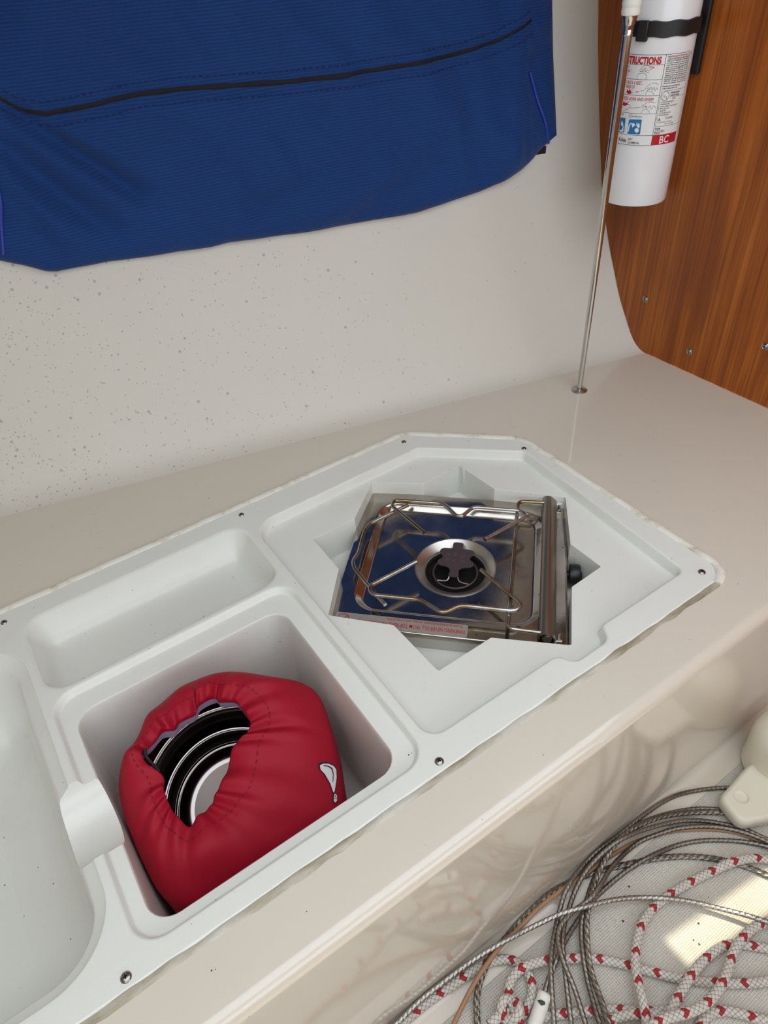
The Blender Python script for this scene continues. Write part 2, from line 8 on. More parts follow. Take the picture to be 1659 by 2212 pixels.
DOODLE={'black':[[(-164.1,0.708),(-161.6,0.713),(-157.8,0.718),(-151.7,0.719),(-148.1,0.718),(-140.9,0.714)],[(-164.5,0.693),(-166.0,0.697),(-164.3,0.703),(-160.0,0.705),(-155.1,0.705),(-152.1,0.702),(-150.5,0.697),(-151.9,0.694)],[(-162.7,0.708),(-159.0,0.708),(-155.7,0.709),(-151.0,0.707),(-149.2,0.706),(-150.3,0.711),(-152.3,0.71),(-154.8,0.709)],[(-161.2,0.71),(-158.0,0.713),(-153.8,0.715)],[(-159.2,0.709),(-156.1,0.712),(-151.9,0.714)],[(-151.0,0.674),(-148.2,0.679),(-143.7,0.685),(-137.2,0.687),(-130.8,0.684)],[(-147.4,0.673),(-143.4,0.675),(-141.5,0.68),(-138.8,0.673),(-137.0,0.679),(-134.3,0.672),(-132.6,0.678),(-130.1,0.673)],[(-146.9,0.676),(-144.6,0.678),(-143.3,0.675),(-145.7,0.674)],[(-148.9,0.665),(-147.0,0.67),(-142.9,0.672),(-139.2,0.67),(-135.1,0.665)],[(-152.6,0.642),(-147.4,0.647),(-141.0,0.651),(-129.7,0.65)],[(-150.1,0.64),(-145.4,0.644),(-143.2,0.641),(-141.2,0.639),(-138.4,0.644),(-135.7,0.637),(-133.2,0.644),(-128.9,0.639)],[(-146.7,0.641),(-145.3,0.643),(-143.8,0.642),(-145.3,0.64)],[(-150.7,0.63),(-147.8,0.636),(-142.7,0.637),(-136.6,0.63)],[(-171.8,0.638),(-162.0,0.639),(-153.0,0.641)],[(-186.6,0.635),(-181.2,0.641),(-172.6,0.644),(-171.1,0.64),(-174.6,0.635),(-184.6,0.631)],[(-181.1,0.67),(-180.1,0.674)],[(-176.5,0.674),(-176.7,0.676)],[(-172.5,0.671),(-171.2,0.674)],[(-185.7,0.647),(-185.2,0.65)],[(-180.9,0.648),(-180.7,0.651)],[(-175.8,0.647),(-174.4,0.65)],[(-172.3,0.667),(-167.8,0.668)],[(-156.5,0.672),(-151.8,0.673)]],'red':[[(-149.5,0.715),(-144.6,0.717),(-141.0,0.715)],[(-147.5,0.713),(-143.8,0.714)],[(-148.1,0.711),(-144.9,0.712)]],'flame':[[(-181.8,0.667),(-180.3,0.673),(-177.8,0.67),(-176.0,0.674),(-172.8,0.67),(-171.6,0.666),(-176.6,0.664)],[(-187.1,0.641),(-184.5,0.649),(-180.6,0.646),(-176.6,0.648),(-175.5,0.643),(-180.3,0.641)]],'blue':[[(-188.1,0.616),(-176.6,0.617),(-175.8,0.616),(-174.8,0.59),(-175.9,0.588),(-186.7,0.587)],[(-167.8,0.616),(-149.0,0.617),(-147.7,0.615),(-147.2,0.589),(-148.1,0.587),(-167.4,0.587),(-168.6,0.588),(-169.1,0.614)]],'white':[[(-168.4,0.591),(-168.1,0.603),(-165.8,0.609),(-162.9,0.609),(-162.7,0.608),(-165.2,0.606),(-166.0,0.601),(-166.6,0.591)],[(-163.3,0.607),(-161.0,0.61),(-156.6,0.606),(-161.2,0.6)],[(-155.3,0.613),(-153.2,0.607),(-151.4,0.611),(-149.1,0.603),(-151.2,0.599),(-155.1,0.605)],[(-149.8,0.595),(-150.5,0.592),(-152.8,0.59),(-155.6,0.592),(-157.1,0.595),(-156.5,0.598),(-154.1,0.6),(-151.3,0.599)],[(-182.3,0.612),(-178.7,0.605),(-179.1,0.599),(-184.0,0.603)],[(-176.9,0.604),(-177.2,0.595),(-175.6,0.591),(-182.9,0.588),(-186.2,0.592),(-181.0,0.592)]]}

U = 0.6                      # metres per layout unit (1 unit = phone height above the worktop)
R_ = random.Random(7)
sc = bpy.context.scene
COL = sc.collection
NZ = mathutils.noise

# ------------------------------------------------------------------ helpers
def smooth(m, ang=38):
    for p in m.polygons: p.use_smooth = True
    m.set_sharp_from_angle(angle=math.radians(ang))

class MB:
    """collects vertices / faces in layout units"""
    def __init__(s): s.v=[]; s.f=[]; s.mi=[]; s.uv={}
    def vert(s,p): s.v.append((p[0],p[1],p[2])); return len(s.v)-1
    def verts(s,ps): return [s.vert(p) for p in ps]
    def face(s,ix,mi=0,uv=None):
        s.f.append(tuple(ix)); s.mi.append(mi)
        if uv: s.uv[len(s.f)-1]=uv
    def strip(s,a,b,closed=True,mi=0):
        n=len(a)
        for i in range(n if closed else n-1):
            j=(i+1)%n; s.face((a[i],a[j],b[j],b[i]),mi)
    def fill(s,loops,mi=0):
        bm=bmesh.new(); mp={}; es=[]
        for lp in loops:
            bv=[]
            for i in lp:
                w=bm.verts.new(s.v[i]); mp[w]=i; bv.append(w)
            for i in range(len(bv)): es.append(bm.edges.new((bv[i],bv[(i+1)%len(bv)])))
        bmesh.ops.triangle_fill(bm,use_beauty=True,use_dissolve=False,edges=es)
        for f in bm.faces: s.face([mp[w] for w in f.verts],mi)
        bm.free()
    def box(s,c,d,mi=0,bev=0.0,rot=None):
        bm=bmesh.new(); bmesh.ops.create_cube(bm,size=1)
        for w in bm.verts: w.co=Vector((w.co.x*d[0],w.co.y*d[1],w.co.z*d[2]))
        if bev: bmesh.ops.bevel(bm,geom=bm.edges[:],offset=bev,segments=3,affect='EDGES',profile=.5)
        s.add_bm(bm,c,rot,mi)
    def add_bm(s,bm,c=(0,0,0),rot=None,mi=0):
        o=len(s.v); bm.verts.index_update()
        for w in bm.verts:
            p=w.co.copy()
            if rot: p=rot@p
            s.v.append((p.x+c[0],p.y+c[1],p.z+c[2]))
        for f in bm.faces: s.face([o+w.index for w in f.verts],mi)
        bm.free()
    def lathe(s,prof,c=(0,0,0),rot=None,n=48,mi=0):
        """prof: list of (r,z) from bottom to top; closes at r=0"""
        rings=[]
        for r,z in prof:
            if r<1e-6:
                p=Vector((0,0,z)); p=rot@p if rot else p
                rings.append([s.vert((p.x+c[0],p.y+c[1],p.z+c[2]))])
            else:
                q=[]
                for k in range(n):
                    a=2*PI*k/n; p=Vector((r*math.cos(a),r*math.sin(a),z)); p=rot@p if rot else p
                    q.append(s.vert((p.x+c[0],p.y+c[1],p.z+c[2])))
                rings.append(q)
        for a,b in zip(rings,rings[1:]):
            if len(a)==1 and len(b)==1: continue
            if len(a)==1:
                for k in range(n): s.face((a[0],b[(k+1)%n],b[k]),mi)
            elif len(b)==1:
                for k in range(n): s.face((a[k],a[(k+1)%n],b[0]),mi)
            else: s.strip(a,b,True,mi)
    def tube(s,pts,r,nv=12,lobes=0,amp=0.0,twist=0.0,caps=True,mi=0,flat=1.0,closed=False,up=None):
        pts=[Vector(p) for p in pts]; n=len(pts); rings=[]; L=0.0; Ls=[]
        t0=(pts[1]-pts[0]).normalized(); ref=Vector(up) if up else (Vector((0,0,1)) if abs(t0.z)<.9 else Vector((1,0,0)))
        nrm=(ref-t0*ref.dot(t0)).normalized()
        for i,p in enumerate(pts):
            if closed: t=(pts[(i+1)%n]-pts[i-1]).normalized()
            else: t=(pts[min(i+1,n-1)]-pts[max(i-1,0)]).normalized()
            if up: nrm=Vector(up)
            nrm=(nrm-t*nrm.dot(t)).normalized(); bn=t.cross(nrm)
            if i: L+=(p-pts[i-1]).length
            Ls.append(L); ri=r(i/(n-1)) if callable(r) else r
            q=[]
            for k in range(nv):
                a=2*PI*k/nv; rr=ri*(1+amp*math.cos(lobes*a+twist*L)) if lobes else ri
                q.append(s.vert(p+nrm*(math.cos(a)*rr*flat)+bn*(math.sin(a)*rr)))
            rings.append(q)
        for i in range(len(rings)-1):
            for k in range(nv):
                j=(k+1)%nv
                s.face((rings[i][k],rings[i][j],rings[i+1][j],rings[i+1][k]),mi,
                   uv=[(Ls[i],k/nv),(Ls[i],(k+1)/nv),(Ls[i+1],(k+1)/nv),(Ls[i+1],k/nv)])
        if closed: s.strip(rings[-1],rings[0],True,mi)
        elif caps: s.face(rings[0][::-1],mi); s.face(rings[-1],mi)
    def build(s,name,mats,parent=None,ang=38,recalc=True,origin=None,flat=False):
        me=bpy.data.meshes.new(name)
        if origin is None:
            if parent is not None: origin=Vector(parent.get('_o',(0,0,0)))
            elif s.v:
                xs=[[p[k] for p in s.v] for k in range(3)]
                origin=Vector(((min(xs[0])+max(xs[0]))/2,(min(xs[1])+max(xs[1]))/2,min(xs[2])))
        origin=Vector(origin)
        me.from_pydata([tuple((Vector(p)-origin)*U) for p in s.v],[],s.f)
        mats=mats if isinstance(mats,(list,tuple)) else [mats]
        for m in mats: me.materials.append(m)
        for p,mi in zip(me.polygons,s.mi): p.material_index=mi
        if s.uv:
            ul=me.uv_layers.new(name='UVMap')
            for fi,uv in s.uv.items():
                for li,c in zip(me.polygons[fi].loop_indices,uv): ul.data[li].uv=(c[0]*U,c[1])
        if recalc:
            bm=bmesh.new(); bm.from_mesh(me); bmesh.ops.recalc_face_normals(bm,faces=bm.faces[:])
            if bm.calc_volume(signed=True)<0 and all(e.is_manifold for e in bm.edges): bmesh.ops.reverse_faces(bm,faces=bm.faces[:])
            bm.to_mesh(me); bm.free()
        if not flat: smooth(me,ang)
        o=bpy.data.objects.new(name,me); COL.objects.link(o)
        if parent is not None: o.parent=parent; o['_o']=tuple(origin)
        else: o.location=origin*U; o['_o']=tuple(origin)
        return o

def tag(o,label=None,cat=None,group=None,kind=None):
    if label: o['label']=label
    if cat: o['category']=cat
    if group: o['group']=group
    if kind: o['kind']=kind
    return o
def empty(name,loc,label,cat,group=None):
    o=bpy.data.objects.new(name,None); COL.objects.link(o); o.location=Vector(loc)*U; o['_o']=tuple(loc)
    o.empty_display_size=.05
    return tag(o,label,cat,group)

def catmull(pts,n=6,closed=False):
    P=[Vector(p) for p in pts]; N=len(P); out=[]
    for i in range(N if closed else N-1):
        if closed: a,b,c,d=P[i-1],P[i],P[(i+1)%N],P[(i+2)%N]
        else: a,b,c,d=P[max(i-1,0)],P[i],P[i+1],P[min(i+2,N-1)]
        for k in range(n):
            t=k/n
            out.append(.5*((2*b)+(c-a)*t+(2*a-5*b+4*c-d)*t*t+(3*b-a-3*c+d)*t**3))
    if not closed: out.append(P[-1])
    return out
def ccw(p):
    return p if sum(p[i-1][0]*p[i][1]-p[i][0]*p[i-1][1] for i in range(len(p)))>0 else p[::-1]
def inset(poly,d):
    """mitre offset of a CCW polygon, inwards for d>0"""
    n=len(poly); o=[]
    for i in range(n):
        a,b,c=Vector(poly[i-1]).to_2d(),Vector(poly[i]).to_2d(),Vector(poly[(i+1)%n]).to_2d()
        e1=(b-a).normalized(); e2=(c-b).normalized(); n1=Vector((-e1.y,e1.x)); n2=Vector((-e2.y,e2.x))
        m=(n1+n2); m=m/max(m.length_squared/2,1e-4)   # mitre vector: length 1/cos
        o.append((b.x+m.x*d,b.y+m.y*d))
    return o
def rounded(poly,rad,seg=6):
    n=len(poly); out=[]
    for i in range(n):
        a,b,c=Vector(poly[i-1]),Vector(poly[i]),Vector(poly[(i+1)%n])
        r=rad[i] if isinstance(rad,(list,tuple)) else rad
        u=(a-b).normalized(); w=(c-b).normalized()
        ang=u.angle(w); 
        if r<1e-5 or ang>PI-1e-3: out.append((b.x,b.y)); continue
        t=min(r/math.tan(ang/2),.48*(a-b).length,.48*(c-b).length); rr=t*math.tan(ang/2)
        cen=b+(u+w).normalized()*(rr/math.sin(ang/2))
        p0=b+u*t-cen; p1=b+w*t-cen
        a0=math.atan2(p0.y,p0.x); da=math.atan2(p1.y,p1.x)-a0
        while da>PI: da-=2*PI
        while da<-PI: da+=2*PI
        for k in range(seg+1):
            q=a0+da*k/seg; out.append((cen.x+rr*math.cos(q),cen.y+rr*math.sin(q)))
    return out
def rloop(poly,rad,d,seg=6):
    """rounded polygon inset by d, radii follow the offset"""
    n=len(poly); rr=[]
    for i in range(n):
        a,b,c=Vector(poly[i-1]),Vector(poly[i]),Vector(poly[(i+1)%n])
        convex=(b-a).cross(c-b)>0
        r=rad[i] if isinstance(rad,(list,tuple)) else rad
        rr.append(0 if r<1e-5 else max(.0015,r-d if convex else r+d))
    return rounded(inset(poly,d),rr,seg)

# ------------------------------------------------------------------ materials
def lin(c):
    f=lambda x: x/12.92 if x<=.04045 else ((x+.055)/1.055)**2.4
    return tuple(f(x/255) for x in c)+(1,)
class NT:
    def __init__(s,name):
        s.m=bpy.data.materials.new(name); s.m.use_nodes=True; s.t=s.m.node_tree; s.b=s.t.nodes['Principled BSDF']
    def n(s,ty,**kw):
        o=s.t.nodes.new(ty)
        for k,v in kw.items():
            if k.startswith('_'): setattr(o,k[1:],v)
            else:
                key=int(k[1:]) if k[0]=='i' and k[1:].isdigit() else k.replace('__',' ')
                o.inputs[key].default_value=v
        return o
    def l(s,a,b): s.t.links.new(a,b)
    def math(s,op,a,b=None,c=None):
        o=s.t.nodes.new('ShaderNodeMath'); o.operation=op
        for i,x in enumerate((a,b,c)):
            if x is None: continue
            if hasattr(x,'links'): s.l(x,o.inputs[i])
            else: o.inputs[i].default_value=x
        return o.outputs[0]
    def coord(s,kind='Object'): return s.n('ShaderNodeTexCoord').outputs[kind]
    def mapped(s,scale,kind='Object',rot=(0,0,0)):
        mp=s.n('ShaderNodeMapping'); mp.inputs['Scale'].default_value=scale; mp.inputs['Rotation'].default_value=rot
        s.l(s.coord(kind),mp.inputs['Vector']); return mp.outputs[0]
    def noise(s,scale,vec=None,detail=3,rough=.5):
        o=s.n('ShaderNodeTexNoise',Scale=scale,Detail=detail,Roughness=rough); s.l(vec or s.coord(),o.inputs['Vector']); return o.outputs['Fac']
    def ramp(s,fac,stops,interp='LINEAR'):
        o=s.n('ShaderNodeValToRGB'); o.color_ramp.interpolation=interp
        e=o.color_ramp.elements
        while len(e)<len(stops): e.new(.5)
        for el,(p,c) in zip(e,stops): el.position=p; el.color=c if len(c)==4 else lin(c)
        s.l(fac,o.inputs[0]); return o.outputs[0]
    def mix(s,fac,a,b,mode='MIX'):
        o=s.n('ShaderNodeMix'); o.data_type='RGBA'; o.blend_type=mode
        for i,x in ((0,fac),(6,a),(7,b)):
            if hasattr(x,'links'): s.l(x,o.inputs[i])
            else: o.inputs[i].default_value=x
        return o.outputs[2]
    def base(s,c):
        if hasattr(c,'links'): s.l(c,s.b.inputs['Base Color'])
        else: s.b.inputs['Base Color'].default_value=c
    def set(s,**kw):
        for k,v in kw.items(): 
            k=k.replace('__',' ')
            if hasattr(v,'links'): s.l(v,s.b.inputs[k])
            else: s.b.inputs[k].default_value=v
        return s
    def bump(s,h,strength=.3,dist=.001):
        o=s.n('ShaderNodeBump',Strength=strength,Distance=dist); s.l(h,o.inputs['Height']); s.l(o.outputs[0],s.b.inputs['Normal'])
    def specks(s,scale,thr,keep,vec=None):
        """sparse round specks: 1 inside a speck"""
        o=s.n('ShaderNodeTexVoronoi',Scale=scale); s.l(vec or s.coord(),o.inputs['Vector'])
        near=s.math('LESS_THAN',o.outputs['Distance'],thr)
        sep=s.n('ShaderNodeSeparateColor'); s.l(o.outputs['Color'],sep.inputs[0])
        return s.math('MULTIPLY',near,s.math('LESS_THAN',sep.outputs[0],keep)),sep.outputs[1],o.outputs['Distance']

def simple(name,rgb,rough=.5,metal=0.0,**kw):
    t=NT(name); t.base(lin(rgb)); t.set(Roughness=rough,Metallic=metal,**kw); return t.m
def gelcoat(name,rgb,rough=.22,speck=True,wear=0.0,bubbles=False,coat=0.0):
    t=NT(name); c=lin(rgb)
    v=t.noise(5,detail=4); col=t.mix(v,tuple(x*.965 for x in c[:3])+(1,),tuple(min(1,x*1.03) for x in c[:3])+(1,))
    col=t.mix(t.math('MULTIPLY',t.noise(700,detail=1),.10),col,tuple(x*.55 for x in c[:3])+(1,))
    if speck:
        s1,_,_=t.specks(48,.035,.22); col=t.mix(s1,col,lin((70,62,55)))
        s2,_,_=t.specks(130,.07,.10); col=t.mix(s2,col,lin((95,85,75)))
    if wear:
        w=t.ramp(t.noise(9,detail=8,rough=.65),[(.56,(0,0,0,1)),(.72,(1,1,1,1))]); col=t.mix(t.math('MULTIPLY',w,wear),col,lin((165,150,125)))
    if bubbles:
        # pinholes in the liner, densest low down on the left
        sep=t.n('ShaderNodeSeparateXYZ'); t.l(t.coord(),sep.inputs[0])
        mk=t.n('ShaderNodeMapRange'); mk.inputs[1].default_value=.32; mk.inputs[2].default_value=-.42; t.l(sep.outputs[0],mk.inputs[0])
        dens=t.math('MULTIPLY',mk.outputs[0],t.noise(6,detail=2))
        for sca,thr,k in ((70,.16,.8),(120,.17,.8),(210,.2,.7)):
            o=t.n('ShaderNodeTexVoronoi',Scale=sca); t.l(t.coord(),o.inputs['Vector'])
            sp=t.n('ShaderNodeSeparateColor'); t.l(o.outputs['Color'],sp.inputs[0])
            on=t.math('LESS_THAN',sp.outputs[0],t.math('MULTIPLY',dens,k))
            ring=t.math('MULTIPLY',t.math('LESS_THAN',o.outputs['Distance'],thr),on)
            core=t.math('MULTIPLY',t.math('LESS_THAN',o.outputs['Distance'],thr*.5),on)
            col=t.mix(t.math('MULTIPLY',ring,.46),col,lin((120,116,104)))
            col=t.mix(t.math('MULTIPLY',core,.75),col,lin((190,186,176)))
    t.base(col); t.set(Roughness=rough,**{'Specular IOR Level':.5}); t.set(**{'Coat Weight':coat,'Coat Roughness':.06})
    t.bump(t.noise(420,detail=2),.06,.0004)
    return t.m
M={}
M['insert']=gelcoat('white_moulded_gelcoat',(234,234,227),.24,wear=.10)
M['counter']=gelcoat('cream_gelcoat',(223,214,199),.3,wear=.05,coat=1.0)
M['hull']=gelcoat('hull_liner_gelcoat',(224,219,208),.4,speck=True,bubbles=True)
M['ceiling']=simple('overhead_liner',(205,198,186),.5)
M['chrome']=simple('polished_stainless',(205,203,198),.12,1.0)
M['brushed']=simple('brushed_stainless',(196,192,186),.32,1.0)
M['bar']=simple('tarnished_stainless',(158,150,140),.36,1.0)
M['pot']=simple('mirror_polished_stainless',(160,152,150),.13,1.0)
M['black']=simple('black_plastic',(26,26,28),.38)
M['soot']=simple('sooty_burner_metal',(112,94,98),.42,.75)
M['dark']=simple('burner_cup_black',(12,10,12),.6,.3)
M['screw']=simple('screw_steel',(160,158,152),.22,1.0)
M['slot']=simple('screw_recess',(30,28,26),.6,.6)
M['whiteplastic']=simple('aged_white_plastic',(224,218,200),.38)
M['tape']=simple('white_rigging_tape',(232,230,222),.55)
M['extwhite']=simple('white_enamel',(238,238,240),.16,0,**{'Coat Weight':.5,'Coat Roughness':.05})
for k,c in dict(lwhite=(236,236,234),lred=(190,32,42),lblack=(26,26,28),lblue=(30,120,185),lgrey=(120,120,122)).items(): M[k]=simple('print_'+k[1:],c,.3)
M['copper']=simple('tan_plastic_sheath',(166,126,92),.45)
M['zip']=simple('zipper_tape',(12,13,26),.8)
M['piping']=simple('bright_blue_piping',(42,62,170),.45)
M['stitch']=simple('navy_thread',(16,36,88),.8)
M['lilac']=simple('lilac_lining',(150,140,165),.8)
M['patch']=simple('white_brand_patch',(225,222,224),.5)
M['cord']=simple('black_cord',(20,18,22),.7)

def mirror_steel():
    t=NT('used_mirror_steel'); g=t.noise(14,detail=6,rough=.65)
    col=t.ramp(g,[(.3,(168,160,150)),(.7,(196,190,182))])
    s1,_,_=t.specks(90,.09,.25); s2,_,_=t.specks(130,.06,.10)
    col=t.mix(s1,col,lin((40,30,24))); col=t.mix(s2,col,lin((235,230,225)))
    b=t.ramp(t.noise(22,detail=5),[(.60,(0,0,0,1)),(.74,(1,1,1,1))]); col=t.mix(t.math('MULTIPLY',b,.5),col,lin((92,74,58)))
    t.base(col); t.set(Metallic=1.0,Roughness=t.math('MULTIPLY_ADD',t.noise(30,detail=5),.22,.02)); t.bump(t.noise(260,detail=2),.05,.0004); return t.m
M['stove']=mirror_steel()
def heat_wire():
    t=NT('heat_tinted_wire'); t.base(t.ramp(t.noise(25,detail=3),[(.4,(190,188,186)),(.62,(150,128,96))])); t.set(Metallic=1.0,Roughness=.2); return t.m
M['wire']=heat_wire()
def teak():
    t=NT('varnished_teak'); v=t.mapped((1,26,1.3)); w=t.mapped((1,130,2.2))
    a=t.noise(1.6,v,detail=5,rough=.6); b=t.noise(2.0,w,detail=3)
    col=t.ramp(a,[(.28,(128,64,22)),(.5,(168,90,28)),(.72,(196,114,42))])
    col=t.mix(t.ramp(b,[(.42,(0,0,0,1)),(.68,(.55,.55,.55,1))]),col,lin((94,48,22)))
    big=t.noise(3.2,t.mapped((1,1.3,.8)),detail=3); col=t.mix(t.ramp(big,[(.45,(0,0,0,1)),(.75,(.6,.6,.6,1))]),col,lin((104,50,26)))
    t.base(col); t.set(Roughness=.36,**{'Coat Weight':.12,'Coat Roughness':.2,'Specular IOR Level':.3}); t.bump(b,.12,.0006); return t.m
M['teak']=teak()
def nonskid():
    t=NT('nonskid_gelcoat'); sep=t.n('ShaderNodeSeparateXYZ'); geo=t.n('ShaderNodeNewGeometry'); t.l(geo.outputs['Position'],sep.inputs[0])
    wx=t.math('SINE',t.math('MULTIPLY',t.math('ADD',sep.outputs[0],sep.outputs[1]),2*PI/.0052))
    wy=t.math('SINE',t.math('MULTIPLY',t.math('SUBTRACT',sep.outputs[0],sep.outputs[1]),2*PI/.0052))
    h=t.math('MULTIPLY',wx,wy); h=t.math('SMOOTH_MAX',h,0.0,.3)
    mask=t.math('LESS_THAN',sep.outputs[1],.300*U); hh=t.math('MULTIPLY',h,mask)
    c=lin((206,201,190)); col=t.mix(t.noise(6,detail=5),tuple(x*.94 for x in c[:3])+(1,),c)
    dirt=t.ramp(t.noise(30,detail=6,rough=.7),[(.5,(0,0,0,1)),(.8,(1,1,1,1))]); col=t.mix(t.math('MULTIPLY',dirt,.35),col,lin((170,160,145)))
    s1,_,_=t.specks(60,.08,.3); col=t.mix(s1,col,lin((60,52,46)))
    t.base(col); t.set(Roughness=.42); t.bump(hh,.85,.0008); return t.m
M['floor']=nonskid()
def canvas_mat():
    t=NT('blue_ribbed_canvas'); geo=t.coord('UV'); sep=t.n('ShaderNodeSeparateXYZ'); t.l(geo,sep.inputs[0])
    ph=t.math('ADD',t.math('MULTIPLY',sep.outputs[1],2*PI/.0037),t.math('MULTIPLY',t.noise(9,detail=2),5.0))
    rib=t.math('SINE',ph); rib01=t.math('MULTIPLY_ADD',rib,.5,.5)
    c=t.mix(t.noise(4,detail=5),lin((7,52,113)),lin((16,70,139)))
    c=t.mix(t.math('MULTIPLY',rib01,.6),c,lin((6,34,84))); c=t.mix(t.math('MULTIPLY',t.noise(300,detail=2),.35),c,lin((34,70,130)))
    t.base(c); t.set(Roughness=.75,**{'Sheen Weight':.15,'Sheen Roughness':.5}); t.set(**{'Specular IOR Level':.25}); t.bump(rib01,.5,.0007); return t.m
M['canvas']=canvas_mat()
def bag_mat():
    t=NT('red_nylon'); c=t.mix(t.noise(5,detail=4),lin((156,9,34)),lin((172,13,43)))
    w=t.n('ShaderNodeTexNoise',Scale=900.0,Detail=1.0); t.l(t.coord(),w.inputs['Vector'])
    t.base(t.mix(t.math('MULTIPLY',w.outputs['Fac'],.25),c,lin((120,8,24)))); t.set(Roughness=.62,**{'Specular IOR Level':.28}); t.bump(w.outputs['Fac'],.12,.0004); return t.m
M['bag']=bag_mat()
def rope_mat():
    t=NT('braided_polyester'); sep=t.n('ShaderNodeSeparateXYZ'); t.l(t.coord('UV'),sep.inputs[0])
    k=1/.0060; n=5.0
    u=t.math('MULTIPLY',sep.outputs[0],k); v=t.math('MULTIPLY',sep.outputs[1],n)
    a=t.math('ADD',u,v); b=t.math('SUBTRACT',u,v)
    # woven picks: each diamond is one strand going over
    fa=t.math('ABSOLUTE',t.math('SINE',t.math('MULTIPLY',a,PI))); fb=t.math('ABSOLUTE',t.math('SINE',t.math('MULTIPLY',b,PI)))
    h=t.math('POWER',t.math('MULTIPLY',fa,fb),.5)
    ia=t.math('FLOOR',a); ib=t.math('FLOOR',b)
    ra=t.math('LESS_THAN',t.math('FLOORED_MODULO',ia,5.0),.5); rb=t.math('LESS_THAN',t.math('FLOORED_MODULO',ib,5.0),1.5)
    ra2=t.math('LESS_THAN',t.math('FLOORED_MODULO',ia,5.0),1.5); rb2=t.math('LESS_THAN',t.math('FLOORED_MODULO',ib,5.0),.5)
    red=t.math('MAXIMUM',t.math('MULTIPLY',ra,rb),t.math('MULTIPLY',ra2,rb2))
    white=t.mix(t.noise(220,detail=3),lin((196,190,180)),lin((224,220,212)))
    edge=t.ramp(h,[(.0,(150,142,132)),(.45,(255,255,255))])
    col=t.mix(red,white,lin((172,42,48))); col=t.mix(1.0,col,edge,'MULTIPLY')
    t.base(col); t.set(Roughness=.75); t.bump(h,.8,.0012); return t.m
M['rope']=rope_mat()
def wire_rope():
    t=NT('stainless_wire_rope'); t.base(t.ramp(t.noise(12,detail=4),[(.35,(112,106,96)),(.7,(158,152,142))])); t.set(Metallic=.85,Roughness=.36); return t.m
M['cable']=wire_rope()
M['brightcable']=simple('bright_wire_rope',(176,172,164),.3,.9)
def sealant():
    t=NT('grubby_sealant'); c=t.ramp(t.noise(40,detail=6,rough=.7),[(.50,(238,235,224)),(.64,(214,206,184)),(.76,(130,114,90))]); t.base(c); t.set(Roughness=.5); t.bump(t.noise(120,detail=4),.4,.001); return t.m
M['sealant']=sealant()
def dirty_seam():
    t=NT('dirty_seam_sealant'); c=t.ramp(t.noise(26,t.mapped((.3,1,1)),detail=7,rough=.7),[(.40,(206,202,190)),(.55,(170,160,138)),(.70,(120,110,92))]); t.base(c); t.set(Roughness=.55); t.bump(t.noise(90,detail=4),.5,.001); return t.m
M['seam']=dirty_seam()

# ------------------------------------------------------------------ camera
cam=bpy.data.cameras.new('camera'); co=bpy.data.objects.new('camera',cam); COL.objects.link(co)
cam.sensor_fit='HORIZONTAL'; cam.sensor_width=36; cam.lens=36*1508.19/1659; cam.clip_start=.01
RM=Matrix(((0.8255879167,0.4051773532,-0.3927287921),(-0.5607785135,0.5117993974,-0.6508370269),(-0.0627060648,0.7575570534,0.6497501522)))
co.matrix_world=Matrix.Translation((0,0,U))@RM.to_4x4(); sc.camera=co
camdir=RM@Vector((0,0,-1))

# ------------------------------------------------------------------ room shell
ZP=[(0,1.150),(.129,1.235),(.257,1.297),(.371,1.343),(.514,1.378),(.618,1.401),(.716,1.421),(.809,1.436),(1.0,1.458),(1.2,1.475),(1.6,1.485)]
def hull_y(x,z):
    zz=max(z,0.0)
    for (z0,y0),(z1,y1) in zip(ZP,ZP[1:]):
        if zz<=z1: y=y0+(y1-y0)*(zz-z0)/(z1-z0); break
    else: y=ZP[-1][1]
    return y+.2515*(1.59-x)
FLZ=-.5; CEIL=1.42
# hull side with a cove where it meets the worktop
mb=MB(); rows=[]
zs=[]
rc=.04
NX=60
def hull_pts(x):
    pts=[]
    y0=hull_y(x,0); sl=(hull_y(x,.1)-y0)/.1
    for k in range(7):                       # cove
        a=k/6; q=(1-a)
        pts.append((x,y0-rc*q*q+(sl*.06*a*a),-.0004+.06*a*a))
    z=.08
    while z<CEIL+.05:
        pts.append((x,hull_y(x,z),z)); z+=.03
    return pts
for i in range(NX+1):
    x=-1.9+(1.62+1.9)*i/NX; rows.append(mb.verts(hull_pts(x)))
for a,b in zip(rows,rows[1:]): mb.strip(a,b,False)
tag(mb.build('wall_back',M['hull'],ang=60,origin=(.6,1.5,0)),'white moulded hull side speckled with pinholes','hull wall',kind='structure')
